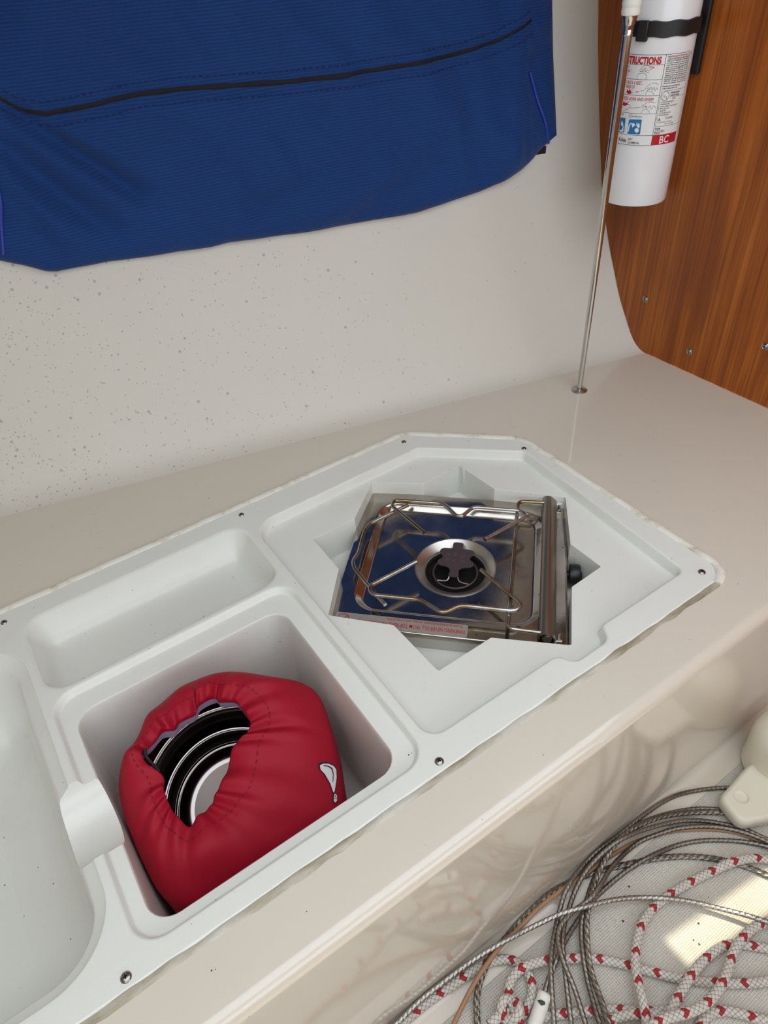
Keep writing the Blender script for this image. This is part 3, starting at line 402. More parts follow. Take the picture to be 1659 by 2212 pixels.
# bulkhead
mb=MB(); X0=1.585; X1=1.625
poly=[]
z=0.0
while z<=CEIL+.02: poly.append((hull_y(1.585,z)-.003+(0 if z>.02 else -.004),z+.0005)); z+=.04
poly=poly[::-1]+[(poly[0][0]-.002,-.03),(.42,-.03),(.42,FLZ+.001),(-1.5,FLZ+.001),(-1.5,CEIL)]
poly=ccw(poly)
a=mb.verts([(X0,p[0],p[1]) for p in poly]); b=mb.verts([(X1,p[0],p[1]) for p in poly])
mb.fill([a]); mb.fill([b]); mb.strip(a,b)
bulk=tag(mb.build('wall_right',M['teak'],ang=30,origin=(1.6,.7,0)),'varnished teak bulkhead with three exposed screws','bulkhead',kind='structure')
def screw(parent,c,r,axis='z',dome=.3,washer=False,turn=.3):
    rot={'z':Matrix.Identity(3),'x':Matrix.Rotation(-PI/2,3,'Y')}[axis]
    m=MB(); h=r*dome; prof=[]
    if washer:
        prof=[(r,0),(r*.98,r*.12),(r*.82,r*.24),(r*.68,r*.16),(r*.62,r*.10),(r*.60,r*.14)]; k=.58
    else: prof=[(r,-r*.1),(r,0),(r*.95,h*.25)]; k=.9
    for i in range(1,6):
        aa=i/6*PI/2; prof.append((r*k*math.cos(aa),(r*.1 if washer else h*.25)+h*math.sin(aa)))
    prof.append((0,prof[-1][1]+h*.04))
    m.lathe(prof,c,rot,n=28)
    zt=prof[-1][1]
    R2=Matrix.Rotation(turn,3,'Z')
    for q in (0,PI/2):
        m.box(Vector(c)+rot@Vector((0,0,zt)),(r*.9*k,r*.2*k,h*.28),1,rot=rot@Matrix.Rotation(q+turn,3,'Z'))
    return m.build('screw',[M['screw'],M['slot']],parent)
for y,z,t in ((1.146,.150,.4),(.979,.058,.9),(.786,.149,.1)):
    screw(bulk,(X0,y,z),.0095,'x',.35,True,t)
# floor with cove (cove belongs to the worktop moulding)
mb=MB(); a=mb.verts([(-1.9,-1.6,FLZ),(1.62,-1.6,FLZ),(1.62,.31,FLZ),(-1.9,.31,FLZ)]); mb.face(a)
tag(mb.build('floor',M['floor'],origin=(0,0,FLZ)),'off-white nonskid moulded cabin floor','floor',kind='structure')
# opposite side of the cabin: low teak joinery under a white liner
mb=MB()
mb.box((-.14,-1.62,FLZ+.5),(3.5,.04,1.0))
tag(mb.build('wall_front',M['teak'],ang=30),'teak joinery on the opposite side','wall',kind='structure')
mb=MB(); mb.box((-1.92,.30,.46),(.04,3.9,1.93))  # unseen wall, added to keep sky light out at the aft end
tag(mb.build('wall_left_blocker',M['ceiling'],ang=30),'unseen white aft wall added to block sky light','wall',kind='structure')
# overhead with companionway and a small hatch for the sun
SUN=Vector((-.16,-.36,-1)).normalized()
SP=[(.627,.152),(.93,.112),(.93,.050),(.628,.092)]
t_=(CEIL-FLZ)
hatch=[(x-SUN.x/SUN.z*-(t_)*-1,y-SUN.y/SUN.z*-(t_)*-1) for x,y in SP]
hatch=ccw([(x+SUN.x/SUN.z*t_,y+SUN.y/SUN.z*t_) for x,y in SP])
OPEN=[(-.95,-.64),(1.46,-.64),(1.46,.63),(-.95,.63)]
mb=MB(); outer=[(-1.9,-1.6),(1.62,-1.6),(1.62,1.55),(-1.9,2.3)]
loops=[mb.verts([(x,y,CEIL) for x,y in lp]) for lp in (outer,OPEN,hatch)]
loops2=[mb.verts([(x,y,CEIL+.012) for x,y in lp]) for lp in (outer,OPEN,hatch)]
mb.fill(loops); mb.fill(loops2)
for a,b in zip(loops,loops2): mb.strip(a,b)
tag(mb.build('ceiling',M['ceiling'],ang=20,origin=(0,0,CEIL)),'white cabin overhead with open companionway','ceiling',kind='structure')

# ------------------------------------------------------------------ moulded insert
INS=ccw([(-.95,.44),(1.022,.44),(1.022,1.019),(.812,1.218),(-.95,1.218)])
INSR=[.02,.045,.05,.04,.02]
REC=ccw([(.347,1.122),(.357,1.137),(.805,1.147),(.992,.972),(.958,.497),(.757,.497),(.724,.497),(.724,.467),(.634,.467),(.634,.497),(.347,.497)])
REC=ccw([(.350,1.140),(.805,1.147),(.994,.974),(.962,.496),(.737,.496),(.722,.466),(.640,.466),(.626,.496),(.350,.496)])
RECR=[.03,.02,.02,.045,.012,.016,.016,.012,.055]
STAR=ccw([(.656,1.131),(.748,1.051),(.858,1.054),(.864,.932),(.969,.812),(.867,.697),(.867,.613),(.781,.609),(.677,.508),(.574,.608),(.451,.607),(.448,.741),(.361,.838),(.443,.933),(.446,1.045),(.554,1.047)])
TRAY=ccw([(-.136,.962),(.330,.962),(.330,1.162),(-.136,1.162)])
BAS=ccw([(-.138,.474),(.331,.474),(.331,.946),(-.138,.946)])
BASI=ccw([(-.111,.497),(.291,.497),(.291,.899),(-.111,.899)])
SINK=ccw([(-.90,.485),(-.152,.485),(-.152,1.135),(-.90,1.135)])
ZI=.002
mb=MB()
def ring(poly,rad,d,z,seg=6): return mb.verts([(x,y,z) for x,y in rloop(poly,rad,d,seg)])
def chain(poly,rad,prof,seg=6):
    rs=[ring(poly,rad,d,z,seg) for d,z in prof]
    for a,b in zip(rs,rs[1:]): mb.strip(a,b)
    return rs[0],rs[-1]
# stove pocket
r_top,r_flo=chain(REC,RECR,[(-.005,ZI),(-.002,ZI-.0008),(0,ZI-.003),(.002,-.010),(.0035,-.017),(.0055,-.0208),(.008,-.022)])
s_top,s_bot=chain(STAR,.004,[(-.0015,-.022),(-.0004,-.0226),(0,-.024),(0,-.06),(.001,-.1),(.003,-.103)],3)
mb.fill([r_flo,s_top]); mb.fill([s_bot])
# long shelf tray
t_top,t_bot=chain(TRAY,.042,[(-.008,ZI),(-.004,ZI-.0007),(0,ZI-.0035),(.004,-.012),(.014,-.034),(.020,-.046),(.028,-.056),(.040,-.062),(.056,-.064)],8)
mb.fill([t_bot])
# basin
b_top,b_she=chain(BAS,.042,[(-.004,ZI),(-.001,ZI-.0008),(.001,ZI-.003),(.0045,-.009),(.006,-.0105),(.009,-.0112)],8)
i_top,i_bot=chain(BASI,.036,[(-.005,-.0112),(-.002,-.0118),(0,-.0145),(.001,-.03),(.006,-.15),(.010,-.27),(.016,-.287),(.028,-.296),(.045,-.298)],8)
mb.fill([b_she,i_top]); mb.fill([i_bot])
# sink
k_top,k_bot=chain(SINK,.10,[(-.003,ZI),(0,ZI-.0008),(.003,-.003),(.013,-.010),(.018,-.0125),(.021,-.016),(.026,-.03),(.034,-.07),(.042,-.11),(.055,-.145),(.075,-.165),(.10,-.176),(.15,-.18)],12)
mb.fill([k_bot])
# outer lip, skirt, bottom
o_top=mb.verts([(x,y,ZI) for x,y in rounded(inset(INS,.004),[r-.004 for r in INSR])]); o_mid=mb.verts([(x,y,ZI-.003) for x,y in rounded(INS,INSR)]); o_bot=mb.verts([(x,y,-.45) for x,y in rounded(INS,INSR)])
mb.strip(o_top,o_mid); mb.strip(o_mid,o_bot); mb.fill([o_bot])
mb.fill([o_top,r_top,t_top,b_top,k_top])
ins=mb.build('sink_unit',M['insert'],origin=(.2,.83,0))
# pass-through channel scooped between sink and basin
cb=MB()
rot=Matrix.Rotation(PI/2,3,'Y')
cb.lathe([(0,-.09),(.072,-.09),(.072,.09),(0,.09)],(-.1345,.697,.022),rot,n=72)
cut=cb.build('cutter',M['insert'],ang=30)
md=ins.modifiers.new('cut','BOOLEAN'); md.operation='DIFFERENCE'; md.object=cut; md.solver='EXACT'
dg=bpy.context.evaluated_depsgraph_get(); dg.update()
nm=bpy.data.meshes.new_from_object(ins.evaluated_get(dg)); ins.modifiers.remove(md); ins.data=nm; bpy.data.objects.remove(cut)
smooth(nm,34)
wn=ins.modifiers.new('wn','WEIGHTED_NORMAL'); wn.keep_sharp=True; wn.weight=90
tag(ins,'white moulded sink unit with stove pocket, shelf tray and two basins','sink unit')
for x,y,t in ((.792,1.190,.2),(1.001,.984,.5),(.347,1.191,.1),(-.164,1.188,.7),(.985,.472,.2),(.338,.457,.4),(-.161,.440+.016,0)):
    screw(ins,(x,y,ZI),.0065 if y>.5 else .0075,'z',.35,False,t)
# bumps on the pocket wall (moulding nib at the far corner)
mb=MB(); mb.lathe([(.0,-.075),(.004,-.073),(.0055,-.068),(.0055,-.026),(.004,-.0225),(0,-.0222)],(.861,1.038,0),n=18)
mb.build('moulding_nib',M['insert'],ins)
# sealant beads
def outline_path(pts,rad,d): return [(x,y) for x,y in rounded(inset(pts,d),[max(r-d,.004) for r in rad],10)]
full=outline_path(INS,INSR,-.0035)
# walk the outline: split into back/right bead and front seam
def subdiv(pl,step=.012):
    o=[]
    for p,q in zip(pl,pl[1:]):
        L=math.dist(p,q); n=max(1,int(L/step))
        for k in range(n): o.append((p[0]+(q[0]-p[0])*k/n,p[1]+(q[1]-p[1])*k/n))
    o.append(pl[-1]); return o
i0=min(range(len(full)),key=lambda i: math.dist(full[i],(-.95,.4365)))
seq=full[i0:]+full[:i0]
fr=[p for p in seq]
j=max(i for i,p in enumerate(seq) if abs(p[1]-.4365)<.002)
front=[seq[0]]+[seq[i] for i in range(1,j+1)]
back=seq[j:]
def wob(pl,z,amp):
    return [(x+amp*NZ.noise(Vector((x*23,y*23,1))),y+amp*NZ.noise(Vector((x*23,y*23,5))),z+amp*.5*NZ.noise(Vector((x*31,y*31,9)))) for x,y in pl]
mb=MB(); mb.tube(wob(subdiv(back),.0016,.0022),lambda s:.0085,nv=10,flat=.5,up=(0,0,1))
mb.build('sealant_bead',M['sealant'],ins)
mb=MB(); mb.tube(wob(subdiv(front),-.0012,.0022),lambda s:.0072*(1+.35*NZ.noise(Vector((s*40,0,0)))),nv=10,flat=.42,up=(0,0,1))
mb.build('front_seam',M['seam'],ins)
tag(ins.children[-2],'thick cream bead'); tag(ins.children[-1],'grubby worn joint')

# ------------------------------------------------------------------ worktop moulding: top, rolled front edge, face, cove
mb=MB(); YF=.334; RF=.022
xs=[-1.9+3.484*i/70 for i in range(71)]
prof=[]
for k in range(9):
    a=k/8*PI/2; prof.append((YF+RF-RF*math.sin(a),-RF+RF*math.cos(a)))
prof+= [(YF,-.10),(YF,-.2),(YF,-.3),(YF,-.40)]
RCV=.028
for k in range(1,9):
    a=k/8*PI/2; prof.append((YF-RCV+RCV*math.cos(a),FLZ+.0006+RCV-RCV*math.sin(a)))
prof.append((YF-.05,FLZ+.0006))
hole=mb.verts([(x,y,0) for x,y in rounded(inset(INS,-.006),[r+.006 for r in INSR])])
hole_d=mb.verts([(x,y,-.02) for x,y in rounded(inset(INS,-.006),[r+.006 for r in INSR])])
rows=[mb.verts([(x,y,z) for y,z in prof]) for x in xs]
for a,b in zip(rows,rows[1:]): mb.strip(a,b,False)
bk=mb.verts([(x,hull_y(x,0)+.005,0) for x in reversed(xs)])
mb.fill([[r[0] for r in rows]+bk,hole]); mb.strip(hole,hole_d)
ctr=mb.build('galley_worktop',M['counter'],origin=(0,.7,0),recalc=True,ang=40)
wn=ctr.modifiers.new('wn','WEIGHTED_NORMAL'); wn.keep_sharp=True; wn.weight=90
tag(ctr,'cream moulded galley worktop with rolled front edge and glossy face','worktop')
# make sure the top faces up
if sum(p.normal.z*p.area for p in ctr.data.polygons)<0: ctr.data.flip_normals()

# ------------------------------------------------------------------ stove
SC_=(.666,.825); q7=.70710678
def S(u,t,z): return (SC_[0]+(u+t)*q7,SC_[1]+(-u+t)*q7,z)
stove=empty('camping_stove',(.666,.825,-.103),'stainless single burner stove set diagonally in the star-shaped pocket','stove')
ZT=-.055
mb=MB()
outer=ccw([(-.235,-.203),(.230,-.203),(.230,.217),(-.235,.217)])
def sl(poly,rad,d,z,seg=6): return mb.verts([S(x,y,z) for x,y in rloop(poly,rad,d,seg)])
PAN=ccw([(-.198,-.158),(.180,-.158),(.180,.184),(-.198,.184)])
e0=sl(outer,.012,0,ZT-.012); e1=sl(outer,.012,0,ZT-.003); e2=sl(outer,.012,.0015,ZT-.0008); e3=sl(outer,.012,.004,ZT)
for a,b in ((e0,e1),(e1,e2),(e2,e3)): mb.strip(a,b)
pr=[(0,ZT),(.002,ZT-.0005),(.005,ZT-.003),(.014,ZT-.0125),(.017,ZT-.0145),(.020,ZT-.015)]
pl_=[sl(PAN,.05,d,z,8) for d,z in pr]
for a,b in zip(pl_,pl_[1:]): mb.strip(a,b)
mb.fill([e3,pl_[0]])
ZP_=ZT-.015
hc=mb.verts([S(-.002+.085*math.cos(a),.002+.085*math.sin(a),ZP_) for a in [2*PI*k/64 for k in range(64)]])
mb.fill([pl_[-1],hc])
top=mb.build('top_plate',M['stove'],stove)
wn=top.modifiers.new('wn','WEIGHTED_NORMAL'); wn.keep_sharp=True; wn.weight=90
# body box under the plate
mb=MB()
b0=mb.verts([S(x,y,-.1025) for x,y in rloop(outer,.012,.006)]); b1=mb.verts([S(x,y,ZT-.0135) for x,y in rloop(outer,.012,.006)])
b2=mb.verts([S(x,y,-.092) for x,y in rloop(outer,.012,.006)])
mb.strip(b0,b2); mb.strip(b2,b1); mb.fill([b0])
tag(mb.build('body',M['brushed'],stove),None)
# burner
BC=S(-.002,.002,0)
mb=MB(); mb.lathe([(.0855,ZP_-.002),(.087,ZP_+.0005),(.0865,ZP_+.002),(.084,ZP_+.0022),(.0665,ZP_-.010),(.0645,ZP_-.012),(.0635,ZP_-.016),(.0635,ZP_-.026)],(BC[0],BC[1],0),n=72)
mb.build('burner_ring',M['brushed'],stove)
mb=MB(); mb.lathe([(0,-.099),(.070,-.099),(.070,ZP_-.02),(.072,ZP_-.02)],(BC[0],BC[1],0),n=48); mb.build('burner_cup',M['dark'],stove)
mb=MB(); rr=[]
mb.tube([(BC[0]+.047*math.cos(a),BC[1]+.047*math.sin(a),-.088) for a in [2*PI*k/48 for k in range(48)]],.0022,8,closed=True); mb.build('burner_rim',M['soot'],stove)
# lobed damper plate with stem
def damper():
    pts=[]
    for k in range(96):
        a=2*PI*k/96
        r=.036+.0055*math.cos(6*a+.0)
        pts.append((r*math.cos(a),r*math.sin(a)))
    return pts
dm=[(-.010,.060),(.010,.060),(.011,.046),(.014,.041),(.030,.040),(.037,.034),(.0375,.026),(.031,.018),(.031,.008),(.038,.001),(.0385,-.009),(.032,-.015),(.018,-.018),(.011,-.024),(.0095,-.032),(.0095,-.046),(-.0095,-.046),(-.0095,-.032),(-.011,-.024),(-.018,-.018),(-.032,-.015),(-.0385,-.009),(-.038,.001),(-.031,.008),(-.031,.018),(-.0375,.026),(-.037,.034),(-.030,.040),(-.014,.041),(-.011,.046)]
# drawn in picture-aligned burner axes: local x along the worktop-right diagonal
dsm=[(p.x,p.y) for p in catmull([(a,b,0) for a,b in dm],4,True)]
def Bq(x,y,z): return S(-.002+x*.98,.010+y*.97,z)
mb=MB(); a=mb.verts([Bq(x,y,-.0620) for x,y in dsm]); b=mb.verts([Bq(x,y,-.0640) for x,y in dsm])
mb.fill([a]); mb.fill([b]); mb.strip(a,b)
dp=mb.build('damper_plate',M['soot'],stove)
mb=MB()
for (x,y,w,n) in ((-.018,.020,.010,4),(-.004,.020,.009,5),(.013,.017,.011,4),(-.018,.006,.010,3),(-.004,.004,.009,3),(.014,.004,.011,3)):
    for k in range(n):
        yy=y+k*.0028-.004
        p=[Bq(x-w/2,yy,-.0619),Bq(x+w/2,yy,-.0619),Bq(x+w/2,yy+.0007,-.0619),Bq(x-w/2,yy+.0007,-.0619)]
        mb.face(mb.verts(p))
mb.build('stamped_marks',M['brushed'],dp)
# front hooks of the damper
mb=MB()
for sx in (-1,1):
    mb.tube(catmull([Bq(sx*.009,-.043,-.064),Bq(sx*.014,-.050,-.072),Bq(sx*.034,-.0505-.004*(sx>0),-.073)],5),.0014,6)
mb.build('damper_clip',M['brushed'],stove)
# wire pan supports
def wire(name,pts,z,r=.0042,zend=None):
    m=MB(); P=[S(u,t,z) for u,t in pts]
    # round the corners
    out=[]
    V3=[Vector(p) for p in P]
    out.append(V3[0])
    for i in range(1,len(V3)-1):
        a,b,c=V3[i-1],V3[i],V3[i+1]; r1=min(.014,.45*(a-b).length,.45*(c-b).length)
        p=b+(a-b).normalized()*r1; q=b+(c-b).normalized()*r1
        for k in range(7):
            w=k/6; out.append(p*(1-w)**2+b*2*w*(1-w)+q*w*w)
    out.append(V3[-1])
    m.tube(out,r,nv=14); return m.build(name,M['wire'],stove)
zg=-.022
wire('pan_support',[(-.075,.049),(-.162,.130),(-.158,.151),(-.045,.151),(-.012,.112),(.000,.112),(.022,.147),(.128,.146),(.141,.128),(.056,.043)],zg)
wire('pan_support',[(-.078,-.041),(-.162,-.122),(-.152,-.144),(-.055,-.144),(-.012,-.170),(.001,-.168),(.024,-.148),(.128,-.149),(.142,-.132),(.055,-.048)],zg)
wire('pan_support',[(-.127,.146),(-.202,.072),(-.208,.049),(-.206,-.024),(-.213,-.047),(-.206,-.067),(-.156,-.124),(-.122,-.159)],zg-.0085)
wire('hinge_wire',[(.185,.190),(.120,.188),(.117,-.186),(.185,-.188)],zg-.0085)
# folded clamp bar (inverted channel) with its pin
mb=MB(); pf=[(.1745,-.040),(.1745,-.0325),(.1760,-.0285),(.1795,-.0255),(.1850,-.0240),(.1905,-.0240),(.1950,-.0262),(.2000,-.0305),(.2040,-.0345),(.2065,-.040)]
A=[mb.verts([S(u,t,z) for u,z in pf]) for t in (-.196,-.192,.209,.213)]
for a,b in zip(A,A[1:]): mb.strip(a,b,False)
pf2=[(u+(.1905-u)*.12,z-.0022) for u,z in pf]; B=[mb.verts([S(u,t,z) for u,z in pf2]) for t in (-.196,.213)]
mb.strip(B[0],B[1],False)
for a,b in ((A[0],B[0]),(A[-1],B[1])): mb.strip(a,b,False)
mb.strip([A[0][0],A[-1][0]],[B[0][0],B[1][0]],False); mb.strip([A[0][-1],A[-1][-1]],[B[0][-1],B[1][-1]],False)
bar=mb.build('clamp_bar',M['bar'],stove,ang=50)
for t in (-.193,.205):
    mb=MB(); mb.tube([S(.206,t,-.045),S(.218,t,-.043)],.0032,10); mb.build('hinge_pin',M['chrome'],bar)
    mb=MB(); mb.tube([S(.2125,t-.007,-.0545),S(.2125,t+.012,-.036)],.0022,8); mb.build('split_pin',M['chrome'],bar)
for t0,t1 in ((-.199,-.190),(.205,.2125)):
    mb=MB(); mb.tube([S(.190,t0,-.036),S(.190,t1,-.036)],.0085,20); mb.build('hinge_barrel',M['bar'],bar)
# control knob
mb=MB()
rt=Matrix(((q7,0,q7),(-q7,0,q7),(0,1,0)))  # columns irrelevant: local z -> +u
Rk=Matrix(((0,q7,q7),(0,q7,-q7),(-1,0,0)))
mb.lathe([(0,0),(.0075,0),(.0075,.006),(.0225,.008),(.0235,.011),(.0232,.026),(.0215,.029),(0,.0292)],S(.228,.014,-.076),Rk,n=40)
mb.box(S(.258,.014,-.076),(.0035,.040,.008),0,.0012,rot=Rk)
mb.build('control_knob',M['black'],stove)
# warning strip on the edge of the top plate
def text_mesh(body,size,bold=0.0,xs=1.0,align='LEFT',shear=0.0):
    cu=bpy.data.curves.new('t','FONT'); cu.body=body; cu.size=1.0; cu.align_x=align; cu.resolution_u=3; cu.offset=bold; cu.shear=shear
    o=bpy.data.objects.new('t',cu); COL.objects.link(o)
    d=bpy.context.evaluated_depsgraph_get(); d.update(); me=bpy.data.meshes.new_from_object(o.evaluated_get(d))
    vs=[(v.co.x*size*xs,v.co.y*size) for v in me.vertices]; fs=[tuple(p.vertices) for p in me.polygons]
    bpy.data.objects.remove(o); bpy.data.meshes.remove(me); return vs,fs
def put_text(mb,body,size,fn,mi=0,**kw):
    vs,fs=text_mesh(body,size,**kw); o=len(mb.v)
    mb.verts([fn(x,y) for x,y in vs])
    for f in fs: mb.face([o+i for i in f],mi)
mb=MB(); zl=ZT+.0006
lab=ccw([(-.2205,-.1995),(.0425,-.1995),(.0425,-.1685),(-.2205,-.1685)])
l0=mb.verts([S(x,y,zl) for x,y in rounded(lab,.004)]); l1=mb.verts([S(x,y,ZT-.0002) for x,y in rounded(lab,.004)])
mb.fill([l0]); mb.strip(l0,l1)
stick=mb.build('warning_label',simple('foil_label',(172,166,158),.35,.35),stove)
mb=MB()
fn=lambda x0,y0: (lambda x,y: S(x0-x,y0-y,zl+.0003))
put_text(mb,'To open set knob(s) to 0-position and open catch at front of stove.',.0092,fn(.0325,-.1715),bold=.008,xs=.60)
put_text(mb,'WARNING NEVER FILL FROM TOP READ INSTRUCTIONS',.0135,fn(.0385,-.1825),bold=.006,xs=.62)
def annulus(mb,cx,cy,r0,r1,f,mi=0,n=40):
    a=mb.verts([f(cx+r0*math.cos(2*PI*k/n),cy+r0*math.sin(2*PI*k/n)) for k in range(n)]); b=mb.verts([f(cx+r1*math.cos(2*PI*k/n),cy+r1*math.sin(2*PI*k/n)) for k in range(n)]); mb.strip(a,b,True,mi)
f0=lambda x,y: S(x,y,zl+.0003)
annulus(mb,-.204,-.184,.0105,.0122,f0)
mb.face(mb.verts([f0(-.204+.008,-.184+.0068),f0(-.204+.0068,-.184+.008),f0(-.204-.008,-.184-.0068),f0(-.204-.0068,-.184-.008)]))
tag(mb.build('red_lettering',M['lred'],stick,flat=True,recalc=False),None)

# ------------------------------------------------------------------ support rod
rod=empty('support_rod',(1.297,1.09,0),'slim stainless tie rod rising from the worktop beside the extinguisher','rod')
mb=MB(); mb.lathe([(0,.0002),(.021,.0002),(.021,.002),(.0195,.0032),(.010,.0042),(.0085,.005),(0,.005)],(1.297,1.09,0),n=40); mb.build('base_flange',M['brushed'],rod)
mb=MB(); pts=[(1.297,1.09,.003+.797*k/20) for k in range(21)]; mb.tube(pts,lambda s:.0068+.0022*s,nv=24); mb.build('shaft',M['chrome'],rod)
mb=MB(); mb.lathe([(.0088,.79),(.0100,.792),(.0092,.794),(.0100,.797),(.0092,.799),(.0100,.802),(.0095,.806),(.0105,.809),(.0155,.826),(.0155,.845),(0,.845)],(1.297,1.09,0),n=32); mb.build('end_fitting',M['chrome'],rod)
mb=MB(); pf=[(0,.822),(.0158,.823)]
for k in range(26):
    z=.824+k*.0125; pf+=[(.0172+.0006*math.sin(k*2.1),z),(.0180+.0008*math.sin(k*1.3),z+.006),(.0174,z+.012)]
pf+=[(0,pf[-1][1]+.001)]
mb.lathe(pf,(1.297,1.09,0),n=32)
tag(mb.build('tape_wrap',M['tape'],rod),'white tape wrap')

# ------------------------------------------------------------------ fire extinguisher
ER=.0765; EX,EY=1.50,1.175; EB=.430
ext=empty('fire_extinguisher',(EX,EY,EB),'white fire extinguisher strapped upright to the teak bulkhead','fire extinguisher')
mb=MB(); pf=[(0,EB+.006),(ER-.012,EB+.004),(ER-.006,EB),(ER-.002,EB+.0012),(ER,EB+.006)]
pf+=[(ER,EB+.1),(ER,EB+.3),(ER,EB+.50),(ER-.004,EB+.525),(ER-.016,EB+.55),(ER-.036,EB+.568),(.03,EB+.575),(.026,EB+.58),(.026,EB+.60),(0,EB+.60)]
mb.lathe(pf,(EX,EY,0),n=96); mb.build('cylinder',M['extwhite'],ext)
mb=MB(); mb.lathe([(0,.0),(.03,.0),(.032,.01),(.028,.035),(.02,.045),(0,.045)],(EX,EY,EB+.60),n=32); mb.box((EX-.03,EY-.03,EB+.655),(.12,.02,.014),0,.004,rot=Matrix.Rotation(.7,3,'Z')); mb.build('valve_head',M['black'],ext)
def E(ang,z,h=.0005):
    a=math.radians(ang); return (EX+(ER+h)*math.cos(a),EY+(ER+h)*math.sin(a),z)
lm=[M['lwhite'],M['lblack'],M['lred'],M['lblue'],M['lgrey']]
mb=MB()
def patch(a0,a1,z0,z1,h,mi,n=24):
    r0=mb.verts([E(a0+(a1-a0)*k/n,z0,h) for k in range(n+1)]); r1=mb.verts([E(a0+(a1-a0)*k/n,z1,h) for k in range(n+1)]); mb.strip(r0,r1,False,mi)
def line(pts,w,h,mi):
    for (a0,z0),(a1,z1) in zip(pts,pts[1:]):
        k=ER*PI/180; dx=(a1-a0)*k; dz=z1-z0; L=math.hypot(dx,dz)
        if L<1e-6: continue
        n=max(1,int(abs(a1-a0)/4)); nx=-dz/L*w/2/k; nz=dx/L*w/2
        A=mb.verts([E(a0+(a1-a0)*i/n+nx,z0+dz*i/n+nz,h) for i in range(n+1)]); B=mb.verts([E(a0+(a1-a0)*i/n-nx,z0+dz*i/n-nz,h) for i in range(n+1)]); mb.strip(A,B,False,mi)
def polyg(pts,h,mi):
    bm=bmesh.new(); vs=[bm.verts.new((a,z*1000,0)) for a,z in pts]; es=[bm.edges.new((vs[i],vs[(i+1)%len(vs)])) for i in range(len(vs))]
    bmesh.ops.triangle_fill(bm,use_beauty=True,use_dissolve=False,edges=es)
    if max(p[0] for p in pts)-min(p[0] for p in pts)>3: bmesh.ops.subdivide_edges(bm,edges=bm.edges[:],cuts=4,use_grid_fill=True)
    o=len(mb.v); bm.verts.index_update(); mb.verts([E(v.co.x,v.co.y/1000,h) for v in bm.verts])
    for f in bm.faces: mb.face([o+v.index for v in f.verts],mi)
    bm.free()
def ltext(body,a,z,size,mi,h=.0011,**kw):
    k=180/PI/ER
    put_text(mb,body,size,lambda x,y: E(a+x*k,z+y,h),mi,**kw)
AL,AD,AR=-262,-126.3,-76.5
patch(AL,AR,.5645,.738,.0005,0,72)
H=.0009
for z in (.738,.720,.693,.663,.628,.585,.5645): line([(AL,z),(AD if z<.738 else AR,z)],.0007,H,1)
line([(AD,.738),(AD-.4,.5645)],.0008,H,1)
ltext('INSTRUCTIONS',-132.3,.7218,.0180,2,bold=.045,xs=.70,align='RIGHT')
for s,z in (('PULL PIN.',.7125),('HOLD UNIT',.7045),('UPRIGHT.',.6965)): ltext(s,-182.3 if s!='HOLD UNIT' else -179.5,z,.0078,2,xs=.66,align='RIGHT',bold=.006)
ltext('STAND BACK 6 FEET,',-155.9,.6835,.0090,2,xs=.66,align='RIGHT',bold=.006); ltext('AIM AT BASE OF',-167,.6755,.0090,2,xs=.66,align='RIGHT',bold=.006)
ltext('SQUEEZE LEVER AND SWEEP',-134.4,.6528,.0088,2,xs=.72,align='RIGHT',bold=.006)
ltext('6 FEET',-166,.6685,.0042,2,xs=.8)
ltext('LIQUIDS',-181,.6228,.0036,1,xs=.8,align='RIGHT',bold=.01); ltext('C',-168,.6205,.0046,1,align='CENTER'); 
circ=lambda a,z,r,n=24: [(a+r/ER*180/PI*math.cos(2*PI*k/n),z+r*math.sin(2*PI*k/n)) for k in range(n+1)]
line(circ(-168,.6222,.0034),.0005,H,1); ltext('ELECTRICAL EQUIP.',-164.8,.6212,.0034,1,xs=.74,bold=.01)
ltext('Kidde',-168.8,.5695,.0108,1,xs=.8,align='RIGHT',bold=.012)
ltext('DRY',-166,.5745,.0064,1,xs=.85,bold=.008); ltext('CHEMICAL',-165.4,.5675,.0064,1,xs=.85,bold=.008)
for l in DOODLE['flame']: polyg(l,H,2)
for l in DOODLE['blue']: polyg(l,H,3)
for l in DOODLE['white']: polyg(l,.0013,0)
for l in DOODLE['black']: line([(p.x,p.y/1000) for p in catmull([(a,z*1000,0) for a,z in l],3)],.00055,H,1)
for l in DOODLE['red']: line(l,.0006,H,2)
# right-hand column
ltext('MAINTENANCE INSTRUCTIONS',-123.2,.7325,.0044,2,xs=1.02,bold=.012)
TX=['CHECK THE PRESSURE INDICATOR AND','SPECK STANDARDS INDICATOR','monthly, if required in weather is applied,','seal provide must be in a green safe, refrigerate and','gauge is not in a green zone, all equipment does not','work properly and MUST be at all times','Examine bottle for obstruction. Discharge','put pin in valve. Extinguisher is to be inspected,','inspected, discharged and with a pressure','with the direction of the National Fire Protection','Association Steel. Multiple fire Extinguishers','NFPA No. 10 meets U.S.C.G. at all times','aluminum cylinders. Tested to all test']
for i,s in enumerate(TX):
    a0=-123.1-.05*i
    vs,_=text_mesh(s,.0040); w=max(v[0] for v in vs)
    ltext(s,a0,.7285-.0037*i,.0040,1,xs=min(1.0,(AR-3-a0)*PI/180*ER/w),bold=.008)
ltext('This product must be removed from service',-124.8,.6785,.0038,1,xs=.62,bold=.02); ltext('or before in 2012 per NFPA 10, 4.4.3',-124.3,.6742,.0038,1,xs=.62,bold=.02)
line([(-124.2,.671),(AR+1,.671)],.0006,H,1); line([(-124.2,.671),(-124.8,.602),(AR+1,.602)],.0006,H,1)
line([(AR+.5,.738),(AR+.5,.585)],.0005,H,1)
